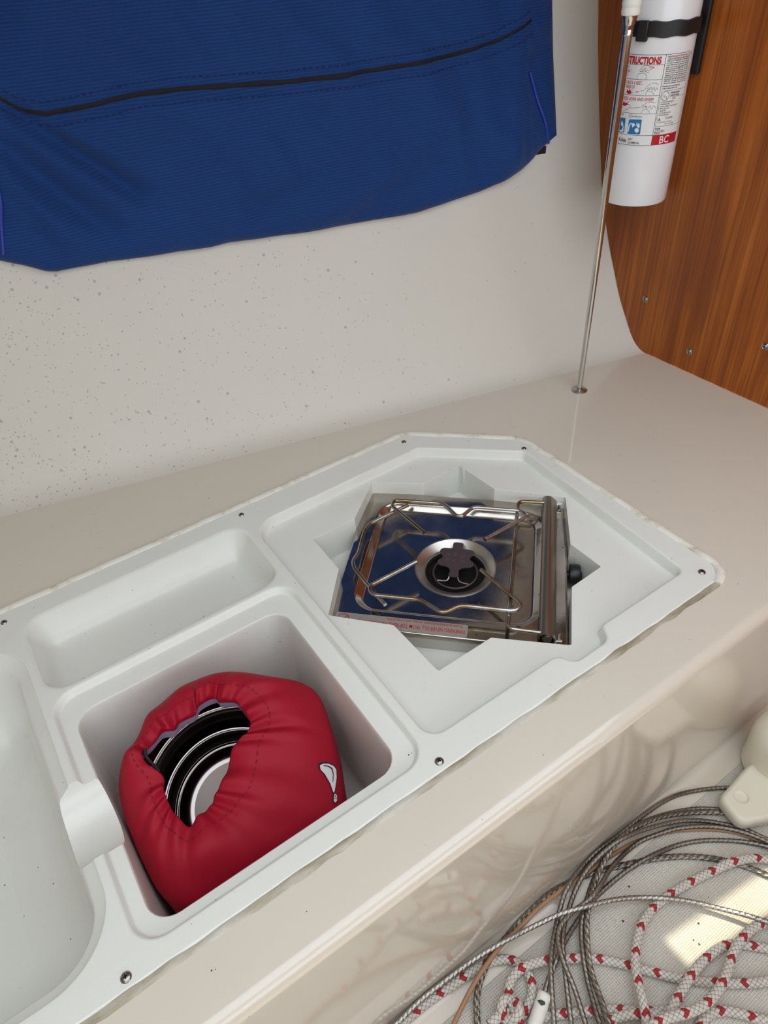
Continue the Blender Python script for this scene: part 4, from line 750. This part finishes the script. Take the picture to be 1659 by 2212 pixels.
line(circ(-116.7,.661,.0083,40),.0008,H,1); ltext('U',-119.8,.6585,.0075,1,bold=.012,xs=.7); ltext('L',-115.4,.6555,.0075,1,bold=.012,xs=.7)
ltext('UNDERWRITERS',-108.7,.6645,.0046,1,xs=.72,bold=.02); ltext('LABORATORIES',-108.3,.6595,.0046,1,xs=.74,bold=.02); line([(-110,.6580),(AR+1,.6580)],.0005,H,1); ltext('LISTED',-104,.6535,.0036,1,xs=.8,bold=.01)
for i,s in enumerate(['Dry Chemical Fire Extinguisher','Classification 10-B:C','Tested to ANSI/UL 711 and ANSI/UL 299','Marine Type U.S.C.G.','Type B:C Size I','U.S.C.G. Approval Number','Valid only with bracket']): ltext(s,-122.4,.6485-.0042*i,.0039,1,xs=.64,bold=.006)
ltext('UL',-122.6,.614,.006,1,xs=.8,bold=.04); ltext('TD-640461',-110.5,.6155,.0066,4,xs=.66)
ltext('Gross Wt. 3 lbs. 9 ozs. (1.62 kg) with',-122.6,.6092,.0036,1,xs=.62); ltext('3 lbs. 14 ozs. (1.75 kg) brkt',-110,.6050,.0036,1,xs=.62)
ltext('Kidde',-124.5,.5962,.0048,1,bold=.03)
for i,s in enumerate(['1394 SOUTH THIRD ST','MEBANE, NC 27302-9711','800-880-6788']): ltext(s,-125-.1*i,.5925-.0030*i,.0031,1,xs=.72,bold=.008)
patch(AD-.2,AR,.5645,.585,.0009,2,16); ltext('BC',-114.8,.5672,.0212,0,h=.0014,bold=.012,xs=.95)
mb.build('label',lm,ext,flat=True,recalc=False)
# bracket: back plate, strap, buckle
br=empty('extinguisher_bracket',(1.58,1.175,.69),'black plastic strap bracket holding the white extinguisher','bracket')
mb=MB()
mb.box((1.5785,1.172,.945),(.0125,.116,.52),0,.004)
mb.build('back_plate',M['black'],br)
mb=MB(); ST0,ST1=.768,.797
def Er(ang,z,r): a=math.radians(ang); return (EX+r*math.cos(a),EY+r*math.sin(a),z)
n=60; loops=[]
for r,z in ((ER+.0008,ST0),(ER+.0045,ST0+.0015),(ER+.0045,ST1-.0015),(ER+.0008,ST1)):
    loops.append(mb.verts([Er(-335+300*k/n,z+.0012*math.sin(k*.9),r) for k in range(n+1)]))
for a,b in zip(loops,loops[1:]+loops[:1]): mb.strip(a,b,False)
mb.build('strap',M['black'],br)
mb=MB(); 
for ang,w,d in ((-166,.024,.011),):
    a=math.radians(ang); mb.box((EX+(ER+.006)*math.cos(a),EY+(ER+.006)*math.sin(a),.7805),(d,w,.037),0,.003,rot=Matrix.Rotation(a,3,'Z'))
mb.build('buckle',M['black'],br)

# ------------------------------------------------------------------ blue canvas cover on the hull side
cv=empty('canvas_cover',(.77,1.45,.44),'blue ribbed canvas storage pouch with a dark zipper hung on the hull side','canvas pouch')
XL,XR=.055,1.462
def interp(tab,x):
    if x<=tab[0][0]: return tab[0][1]
    for (a,b),(c,d) in zip(tab,tab[1:]):
        if x<=c: return b+(d-b)*(x-a)/(c-a)
    return tab[-1][1]
BOT=[(.055,.522),(.083,.516),(.121,.486),(.168,.467),(.205,.448),(.225,.4435),(.339,.4425),(.420,.438),(.487,.438),(.56,.434),(.60,.437),(.696,.4325),(.78,.428),(.861,.4285),(1.06,.426),(1.10,.432),(1.159,.438),(1.23,.447),(1.287,.460),(1.345,.482),(1.38,.497),(1.41,.515),(1.44,.53),(1.462,.54)]
ZIPC=[(.10,.83),(.18,.815),(.243,.774),(.275,.748),(.313,.737),(.402,.742),(.495,.751),(.586,.749),(.776,.737),(.907,.734),(1.013,.737),(1.10,.739),(1.2,.744),(1.292,.759),(1.396,.791)]
def off0(x):
    if x<.19: t=(x-XL)/(.19-XL); return .004+.046*math.sin(max(0,min(1,t))*PI/2)
    if x>1.36: t=(XR-x)/(XR-1.36); return .004+.046*(max(0,min(1,t)))**.8
    return .050
def gauss_fold(x,z,p,q,w,amp):
    p=Vector(p);q=Vector(q);d=q-p; L=d.length; u=d/L; v=Vector((x,z))-p; s=v.dot(u); n=v.dot(Vector((-u.y,u.x)))
    f=math.exp(-(n/w)**2)
    if s<0: f*=math.exp(-(s/(w*1.6))**2)
    elif s>L: f*=math.exp(-((s-L)/(w*2.2))**2)
    return amp*f
def fold(x,z):
    zc=interp(ZIPC,x); o=0
    v=Vector((x*5+ (z*3),z*3.2,.3)); o+=.013*NZ.noise(v)
    o+=.013*NZ.noise(Vector((x*11+z*9,z*5,2.3)))+.0045*NZ.noise(Vector((x*26+z*14,z*12,4.1)))
    o+=-.007*math.exp(-((z-zc)/.016)**2)                       # zip seam pulls in
    o+=.004*math.exp(-((z-zc+.035)/.02)**2)
    # creases fanning out from the left corner and along the lower edge
    for p,q,w,a in (((.27,.735),(.42,.585),.020,-.016),((.30,.74),(.46,.61),.018,.008),((.22,.70),(.34,.53),.026,-.011),((.20,.66),(.28,.48),.02,.007),((.18,.82),(.30,.95),.05,-.014),((.62,.72),(.72,.60),.05,.007),
                    ((.86,.66),(1.02,.56),.04,-.007),((.70,.50),(.80,.53),.03,-.006),((.85,.47),(.98,.535),.035,.008),((.90,.45),(1.06,.50),.03,-.006),((1.20,.72),(1.22,.50),.03,-.008),((1.10,.72),(1.08,.58),.04,.006),((1.34,.76),(1.30,.48),.03,.007)):
        o+=1.7*gauss_fold(x,z,p,q,w,a)
    return o
def canvas_pt(x,z,extra=0.0,kf=1.0):
    zb=interp(BOT,x); f=min(1,max(0,(z-zb)/.085)); e=min(1,max(0,(x-XL)/.05))*min(1,max(0,(XR-x)/.05))
    d=off0(x)*(.25+.75*math.sqrt(1-(1-f)**2))+fold(x,z)*kf*e*(.35+.65*f)+extra
    d=max(d,.003+extra)
    return (x,hull_y(x,z)-d,z)
mb=MB(); nx,nz=190,90; rows=[]
uvs=[]
for i in range(nx+1):
    x=XL+(XR-XL)*i/nx; zb=interp(BOT,x); r=[];uvr=[]
    r.append((x,hull_y(x,zb+.025)-.002,zb+.025)); uvr.append((x,zb-.02))
    p=canvas_pt(x,zb+.0004); r.append((p[0],p[1]+.016*min(1,off0(x)/.05),zb+.006)); uvr.append((x,zb-.01))
    for k in range(nz+1):
        t=k/nz; z=zb+.0004+(1.16-zb)*(t**1.15); r.append(canvas_pt(x,z)); uvr.append((x,z))
    rows.append(mb.verts(r)); uvs.append(uvr)
for i in range(nx):
    for k in range(len(rows[0])-1):
        mb.face((rows[i][k],rows[i+1][k],rows[i+1][k+1],rows[i][k+1]),0,uv=[(uvs[i][k][0],uvs[i][k][1]*U),(uvs[i+1][k][0],uvs[i+1][k][1]*U),(uvs[i+1][k+1][0],uvs[i+1][k+1][1]*U),(uvs[i][k+1][0],uvs[i][k+1][1]*U)])
pan=mb.build('panel',M['canvas'],cv,ang=80)
zx=[.10+1.29*k/120 for k in range(121)]
mb=MB(); mb.tube([Vector(canvas_pt(x,interp(ZIPC,x),.0012)) for x in zx],lambda s:.0047*(.7+.45*math.sin(PI*s))*(1+.25*NZ.noise(Vector((s*34,0,0)))),nv=10,flat=.35,up=(0,-1,0))
zipo=mb.build('zipper',M['zip'],cv)
mb=MB()
for x0 in [.20+.0135*k for k in range(88)]:
    for dz in (-.022,.020):
        a=canvas_pt(x0,interp(ZIPC,x0)+dz,.0008); b=canvas_pt(x0+.008,interp(ZIPC,x0+.008)+dz,.0008)
        mb.tube([a,b],.0010,5)
tag(mb.build('stitching',M['stitch'],cv),None,kind='stuff')
mb=MB(); mb.tube(catmull([canvas_pt(x,z,.004) for x,z in ((1.372,.690),(1.393,.630),(1.414,.578),(1.434,.527))],6),.0034,10); mb.build('piping',M['piping'],cv)
mb=MB(); mb.tube(catmull([canvas_pt(x,z,.004) for x,z in ((.185,.66),(.172,.600),(.158,.560),(.137,.500))],6),.0034,10); mb.build('piping',M['piping'],cv)
mb=MB(); p=canvas_pt(1.417,.512); mb.box((p[0],p[1]+.006,.509),(.030,.006,.022),0,.001,rot=Matrix.Rotation(-.25,3,'Z')); mb.build('corner_tab',M['cord'],cv)
mb=MB(); p=canvas_pt(.168,.745); mb.lathe([(0,-.004),(.007,-.004),(.008,0),(.006,.003),(0,.004)],(p[0],p[1]-.002,p[2]),Matrix.Rotation(PI/2,3,'X'),n=20); mb.build('snap_button',M['soot'],cv)

# ------------------------------------------------------------------ cooking pot in its red sack
AX=Vector((-.03,-.38,.92)).normalized(); PC=Vector((.062,.652,-.090))
zq=Vector((0,0,1)).rotation_difference(AX).to_matrix()
pot=empty('cooking_pot',PC-AX*.165,'larger stainless cooking pot with a beaded rim inside the red drawstring sack','pot')
mb=MB(); mb.lathe([(0,-.165),(.112,-.165),(.124,-.160),(.132,-.145),(.139,-.06),(.141,-.025),(.1425,-.012),(.1450,-.008),(.1470,-.004),(.1478,-.001),(.1465,.0015),(.1445,.001),(.1450,.003),(.1440,.0048),(.1422,.0040),(.1426,.0060),(.1414,.0075),(.1395,.0064),(.1385,.003),(.1380,-.01),(.1355,-.06),(.128,-.140),(.120,-.152),(.11,-.155),(0,-.155)],PC,zq,n=128)
mb.build('pot_body',M['pot'],pot,ang=60)
pot2=empty('cooking_pot',PC-AX*.153,'smaller stainless pot nested down inside the beaded pot in the sack','pot')
mb=MB(); mb.lathe([(0,-.153),(.098,-.153),(.106,-.150),(.1085,-.144),(.118,-.088),(.1235,-.084),(.1262,-.0825),(.1268,-.080),(.1252,-.078),(.1232,-.0785),(.1222,-.082),(.1200,-.0825),(.1185,-.085),(.1175,-.092),(.1125,-.128),(.1095,-.132),(.1072,-.1325),(.1050,-.1315),(.1030,-.134),(.094,-.1420),(.084,-.1440),(.080,-.1445)],PC,zq,n=128)
mb.build('pot_wall',M['pot'],pot2,ang=60)
mb=MB(); mb.lathe([(.080,-.1445),(.05,-.1447),(0,-.1447)],PC,zq,n=96); mb.build('pot_base',simple('dull_brushed_steel',(128,118,112),.4,1.0),pot2)

sack=empty('drawstring_sack',(.1,.68,-.297),'red nylon drawstring sack gathered open around the steel pot in the basin','sack')
mb=MB(); m3=catmull([Vector(p) for p in BAG_M],6,True); o3=catmull([Vector(p) for p in BAG_O],6,True); NN=len(m3)
bc=Vector((.085,.68,-.1)); tocam=(Vector((0,0,1))-bc).normalized()
def fr(t,i): # interpolated loop between mouth (0) and widest silhouette (1)
    p=m3[i].lerp(o3[i],t)
    b=math.sin(PI*min(1,t*1.02))
    p=p+Vector((0,-.02,1)).normalized()*(.030*b)
    d=(o3[i]-m3[i]).length
    # gathers: crisp radial pleats at the mouth, soft folds outwards
    w=(1-t)**2
    g=math.sin(i*.86+1.3*math.sin(i*.21))*.0055*w+math.sin(i*.37+2*math.sin(i*.05))*.004*(1-t)
    nn=.014*NZ.noise(p*9+Vector((3,1,7)))*math.sin(PI*min(1,t+.1))+.0055*NZ.noise(p*24)*(.35+.65*(1-t))-.010*math.exp(-((i-16)/4.0)**2)*math.sin(PI*t)+.006*math.exp(-((i-11)/3.0)**2)*math.sin(PI*t)
    cr_=math.sin(PI*min(1,t*.9+.1))
    nn+=-.011*math.exp(-((i-73)/2.2)**2)*cr_+.006*math.exp(-((i-69)/3.0)**2)*cr_-.009*math.exp(-((i-117)/2.6)**2)*(1-t*.6)+.007*math.exp(-((i-110)/4.0)**2)*cr_
    nn+=-.006*math.exp(-((i-28)/2.5)**2)*cr_-.006*math.exp(-((i-92)/2.5)**2)*cr_+.004*math.sin(i*.33+t*7)*t*(1-t)*2
    p=p+Vector((0,-.25,.97))*(g+nn)
    return p
loops=[]
# inside hem
inn=[m3[i]+ (m3[i]-bc)*.10+Vector((0,0,-.045)) for i in range(NN)]
inn2=[m3[i]+ (m3[i]-bc)*.02+Vector((0,0,-.012)) for i in range(NN)]
loops.append((inn,1)); loops.append((inn2,1))
ts=[0,.05,.12,.2,.3,.42,.55,.68,.8,.9,1.0]
for t in ts: loops.append(([fr(t,i) for i in range(NN)],0))
def lower(i,k):
    p=o3[i].copy()
    cx=Vector((.088,.69,p.z))
    z=[None,-.03,-.08,-.14,-.170][k] if False else None
    zt=o3[i].z; zz=zt+(-.288-zt)*(k/6.0)
    f=1+.035*math.sin(PI*k/6)-.10*(k/6)**3
    q=Vector((.09,.69,0))+ (Vector((p.x,p.y,0))-Vector((.09,.69,0)))*f
    q.x=max(-.093,min(.272,q.x)); q.y=max(.517,min(.880,q.y))
    gr=1-.022*math.exp(-((i-74)/3.0)**2)-.012*math.exp(-((i-100)/4.0)**2)
    q.x=.09+(q.x-.09)*gr; q.y=.69+(q.y-.69)*gr
    q.x+=.003*NZ.noise(Vector((p.x*20,p.y*20,k)));q.y+=.003*NZ.noise(Vector((p.x*20,p.y*20,k+9)))
    return Vector((q.x,q.y,zz))
for k in range(1,7): loops.append(([lower(i,k) for i in range(NN)],0))
last=[Vector((.09,.69,-.2955))+(Vector((lower(i,6).x,lower(i,6).y,-.2955))-Vector((.09,.69,-.2955)))*.9 for i in range(NN)]
loops.append((last,0))
ids=[mb.verts(l) for l,_ in loops]
for (a,(la,ma)),(b,(lb,mb_)) in zip(zip(ids,loops),list(zip(ids,loops))[1:]): mb.strip(a,b,True,1 if ma==1 and mb_==1 else 0)
mb.fill([ids[-1]])
bag=mb.build('fabric',[M['bag'],M['lilac']],sack,ang=120)
sd=bag.modifiers.new('sub','SUBSURF'); sd.levels=1; sd.render_levels=1
# brand patch sewn on the side: outline laid on the cloth along its own surface
from mathutils.bvhtree import BVHTree
def surf(o):
    dg=bpy.context.evaluated_depsgraph_get(); dg.update(); ev=o.evaluated_get(dg); me=ev.to_mesh(); mw=Matrix.Translation(Vector(sum_loc(o)))
    t=BVHTree.FromPolygons([mw@v.co for v in me.vertices],[tuple(p.vertices) for p in me.polygons]); ev.to_mesh_clear(); return t
def sum_loc(o):
    v=Vector(o.location)
    while o.parent: o=o.parent; v=v+Vector(o.location)
    return v
def lay(tree,pts,h,mi,mb,n=6):
    bm=bmesh.new(); vs=[bm.verts.new((a,b,0)) for a,b in pts]; es=[bm.edges.new((vs[i],vs[(i+1)%len(vs)])) for i in range(len(vs))]
    bmesh.ops.triangle_fill(bm,use_beauty=True,use_dissolve=False,edges=es); bmesh.ops.subdivide_edges(bm,edges=bm.edges[:],cuts=3,use_grid_fill=True)
    bm.verts.index_update(); o=len(mb.v); ok=[]
    for v in bm.verts:
        d=(RM@Vector((v.co.x-829.5,-(v.co.y-1106),-1508.19))).normalized()
        loc,nn,_,_=tree.ray_cast(Vector((0,0,U)),d,5)
        ok.append(loc is not None)
        if loc is None: loc=Vector((0,0,0)); nn=Vector((0,0,1))
        if nn.dot(d)>0: nn=-nn
        p=(loc+nn*h)/U; mb.vert(p)
    for f in bm.faces:
        if all(ok[v.index] for v in f.verts): mb.face([o+v.index for v in f.verts],mi)
    bm.free()
tb=surf(bag); mb=MB()
PB=[(688,1652),(696,1648.5),(708,1648.5),(720,1654),(725.5,1662),(726.5,1680),(724,1702),(721.5,1716),(719,1714),(712,1694),(700,1673),(690,1662)]
cx_,cy_=sum(p[0] for p in PB)/12,sum(p[1] for p in PB)/12
def grow(k): return [(cx_+(a-cx_)*k,cy_+(b-cy_)*k) for a,b in PB]
lay(tb,grow(1.07),.0008,1,mb); lay(tb,grow(.93),.0012,0,mb)
lay(tb,[(696,1655),(698,1653.5),(708,1655),(716,1660),(719,1672),(718,1690),(716.5,1690),(717.5,1673),(714,1662),(707,1657)],.0016,1,mb)
lay(tb,[(719,1716),(722,1712),(727,1716),(728,1732),(723,1737),(718,1733)],.0008,1,mb); lay(tb,[(720,1718),(722,1715),(726,1718),(726.5,1730),(723,1734.5),(719.5,1731)],.0012,0,mb)
for q in ([(721,1719),(725,1718.5),(725,1719.5),(722,1720),(725,1722),(725,1723),(721,1723),(721,1722),(723.5,1722),(721,1720)],[(721,1725),(725,1725),(725,1728),(724,1728),(724,1726),(721,1726)]): lay(tb,q,.0015,1,mb)
tag(mb.build('brand_patch',[M['patch'],M['cord']],sack,recalc=False),'small white patch outlined in black')
# hem stitching and cord
mb=MB(); hem=[fr(.27,i)+Vector((0,-.2,.9))*.0008 for i in range(NN)]
for i in range(0,NN,2):
    mb.tube([hem[i],hem[(i+1)%NN]],.0007,5)
tag(mb.build('hem_stitching',simple('dark_red_thread',(116,8,26),.8),sack),None,kind='stuff')
mb=MB()
i0=19*6
mb.tube(catmull([m3[i0]+Vector((.004,.004,-.004)),m3[i0-3]+Vector((.004,.0,-.006)),m3[i0-8]+Vector((.006,.0,-.02))],5),.0030,8); mb.build('drawcord',M['cord'],sack)

# ------------------------------------------------------------------ wire rope, cord and braided line on the floor
def dense(pts,n): return catmull(pts,n)
def cable(key,r=None,lobes=6,amp=.12,lay=1.15):
    r0,pts=PATHS[key]; r0=r or r0; m=MB()
    sp=.022; step=max(2,int(sp/(lay*2*r0/5)))
    if not lobes: step=5
    m.tube(dense(pts,step),r0,nv=24 if lobes else 12,lobes=lobes,amp=amp,twist=2*PI/(lay*2*r0))
    return m
coil=empty('wire_rope_coil',(.5,.1,FLZ),'coil of thin grey stainless wire rope looping across the floor','wire rope')
for kx in ('W1','W2','W4','W5'):
    cable(kx).build('strand',M['cable'],coil)
w6=cable('W6').build('strand',M['cable'],coil)
pe=PATHS['W6'][1][-1]; pd=Vector(PATHS['W6'][1][-1])-Vector(PATHS['W6'][1][-3]); pd.z=0; pd.normalize()
mb=MB(); A0=Vector((.379,.210,-.478)); A1=Vector((.322,.182,-.484)); pts=[A0+(A1-A0)*k/24 for k in range(25)]
mb.tube(pts,lambda s:.0118+.0009*abs(math.sin(s*14))-.002*(s<.02),nv=20)
slv=tag(mb.build('end_sleeve',M['tape'],w6),'white taped end')
mb=MB(); lay(surf(slv),[(1161,2161),(1169,2159.5),(1177,2164),(1176.5,2171),(1169,2172.5),(1163.5,2166)],.0006,0,mb)
mb.build('dark_mark',simple('dark_green_mark',(48,66,58),.6),slv,recalc=False)
o=cable('W3',amp=.17,lay=1.3).build('wire_rope',M['cable'])
tag(o,'heavier twisted wire rope running down the right of the coil beside the white sleeve','wire rope')
o=cable('W7',amp=.19,lay=1.3).build('wire_rope',M['cable'])
tag(o,'coarse twisted wire rope curving along the foot of the cabinet face','wire rope')
o=cable('W8',lobes=7,amp=.12,lay=1.2).build('wire_rope',M['brightcable'])
tag(o,'bright single wire rope crossing over the whole coil in a shallow arc','wire rope')
o=cable('C1',lobes=0).build('sheathed_cable',M['copper'])
tag(o,'brown plastic sheathed cable running beside the coarse wire rope','cable')
def ropeseg(keys,name,label):
    root=empty(name,(.6,.1,FLZ),label,'rope')
    for kx in keys:
        r0,pts=PATHS[kx]; m=MB(); m.tube(dense(pts,7),r0,nv=18); m.build('bight',M['rope'],root)
    return root
rp=ropeseg(('RA','RA2'),'braided_rope','white braided rope with red flecks ending in a knot near the cabinet')
ropeseg(('RB','RD','RC'),'braided_rope','white braided rope with red flecks arching through the patch of sunlight')
ropeseg(('RE','RF','RG'),'braided_rope','white braided rope with red flecks lying lowest, under the wire coil')
# the knot near the cabinet
mb=MB()
kz=-.484
kn=[(.331,.222,kz),(.322,.238,kz+.006),(.310,.243,kz+.012),(.298,.236,kz+.010),(.296,.222,kz+.006),(.306,.212,kz+.014),(.320,.214,kz+.020),(.326,.226,kz+.014)]
mb.tube(catmull(kn,8),.0085,18)
mb.build('knot',M['rope'],rp)
mb=MB(); E0=Vector((.309,.232,kz+.006)); E1=Vector((.268,.232,kz+.002)); pts=[E0+(E1-E0)*k/10 for k in range(11)]
mb.tube(pts,.0088,18); te=mb.build('whipped_end',M['rope'],rp)
mb=MB(); dd=(E1-E0).normalized(); mb.tube([E1-dd*.004,E1+dd*.0012],.0086,18); tag(mb.build('melted_tip',simple('melted_rope_tip',(150,100,88),.5),te),'brown melted tip')

# ------------------------------------------------------------------ white plastic fitting at the right edge
ft=empty('plastic_fitting',(1.03,.24,FLZ+.03),'worn white plastic fitting with a bolt-hole foot at the right edge of the floor','fitting')
mb=MB()
zt_=-.452; zb_=-.482
tabp=ccw([(.906,.251),(.894,.190),(.960,.160),(1.12,.13),(1.16,.22),(1.02,.262)])
tabp=[(x*1.010,y*1.010) for x,y in tabp]
tr=[.022,.022,.03,.03,.03,.022]
zb_=-.492
TR=[(.012,zb_),(.005,zb_+.003),(.001,zb_+.010)]+[(.010*(1-math.cos(a)),zt_-.014+.014*math.sin(a)) for a in [PI/2*k/7 for k in range(8)]]
ls=[mb.verts([(x,y,z) for x,y in rloop(tabp,tr,d)]) for d,z in TR]
for a,b in zip(ls,ls[1:]): mb.strip(a,b)
mb.fill([ls[0]]); 
HX,HY=.953,.2275
hl=[mb.verts([(HX+r*math.cos(2*PI*k/32)*1.0,HY+r*math.sin(2*PI*k/32),z) for k in range(32)]) for r,z in ((.0155,zt_),(.0150,zt_-.0008),(.0140,zt_-.0034),(.0125,zt_-.0045),(.0095,zt_-.0048),(.004,zt_-.0049))]
for a,b in zip(hl,hl[1:]): mb.strip(a,b)
mb.fill([hl[-1]]); mb.fill([ls[-1],hl[0]])
mb.build('foot',M['whiteplastic'],ft)
mb=MB(); rot=Matrix.Rotation(-.12,3,'Y')
mb.lathe([(.074,-.024),(.0735,.010),(.075,.035),(.0765,.06),(.0755,.08),(.070,.100),(.058,.118),(.038,.130),(.018,.135),(0,.136)],(1.105,.232,-.468),None,n=56)
mb.build('housing',M['whiteplastic'],ft)
mb=MB(); mb.tube([(1.075,.262,-.335),(1.085,.275,-.322),(1.098,.279,-.326),(1.11,.285,-.318)],.0012,5); mb.tube([(1.085,.275,-.322),(1.086,.27,-.314)],.0010,5)
#mb.build('scrap',M['cord'],ft)

# ------------------------------------------------------------------ light
w=bpy.data.worlds.new('sky'); sc.world=w; w.use_nodes=True
bgn=w.node_tree.nodes['Background']; bgn.inputs[0].default_value=(.86,.93,1.0,1); bgn.inputs[1].default_value=SKY
sl_=bpy.data.lights.new('sun','SUN'); sl_.energy=SUNE; sl_.angle=math.radians(.53); sl_.color=(1,.92,.68)
so=bpy.data.objects.new('sun',sl_); COL.objects.link(so); so.rotation_euler=SUN.to_track_quat('-Z','Y').to_euler(); so.location=(0,0,3)
vs=sc.view_settings; vs.view_transform='Standard'; vs.look='None'; vs.exposure=EXPO; vs.gamma=1
try: vs.use_curve_mapping=False
except Exception: pass
sc.cycles.use_denoising=True
sc.cycles.max_bounces=10
for o in bpy.data.objects:
    if '_o' in o.keys(): del o['_o']
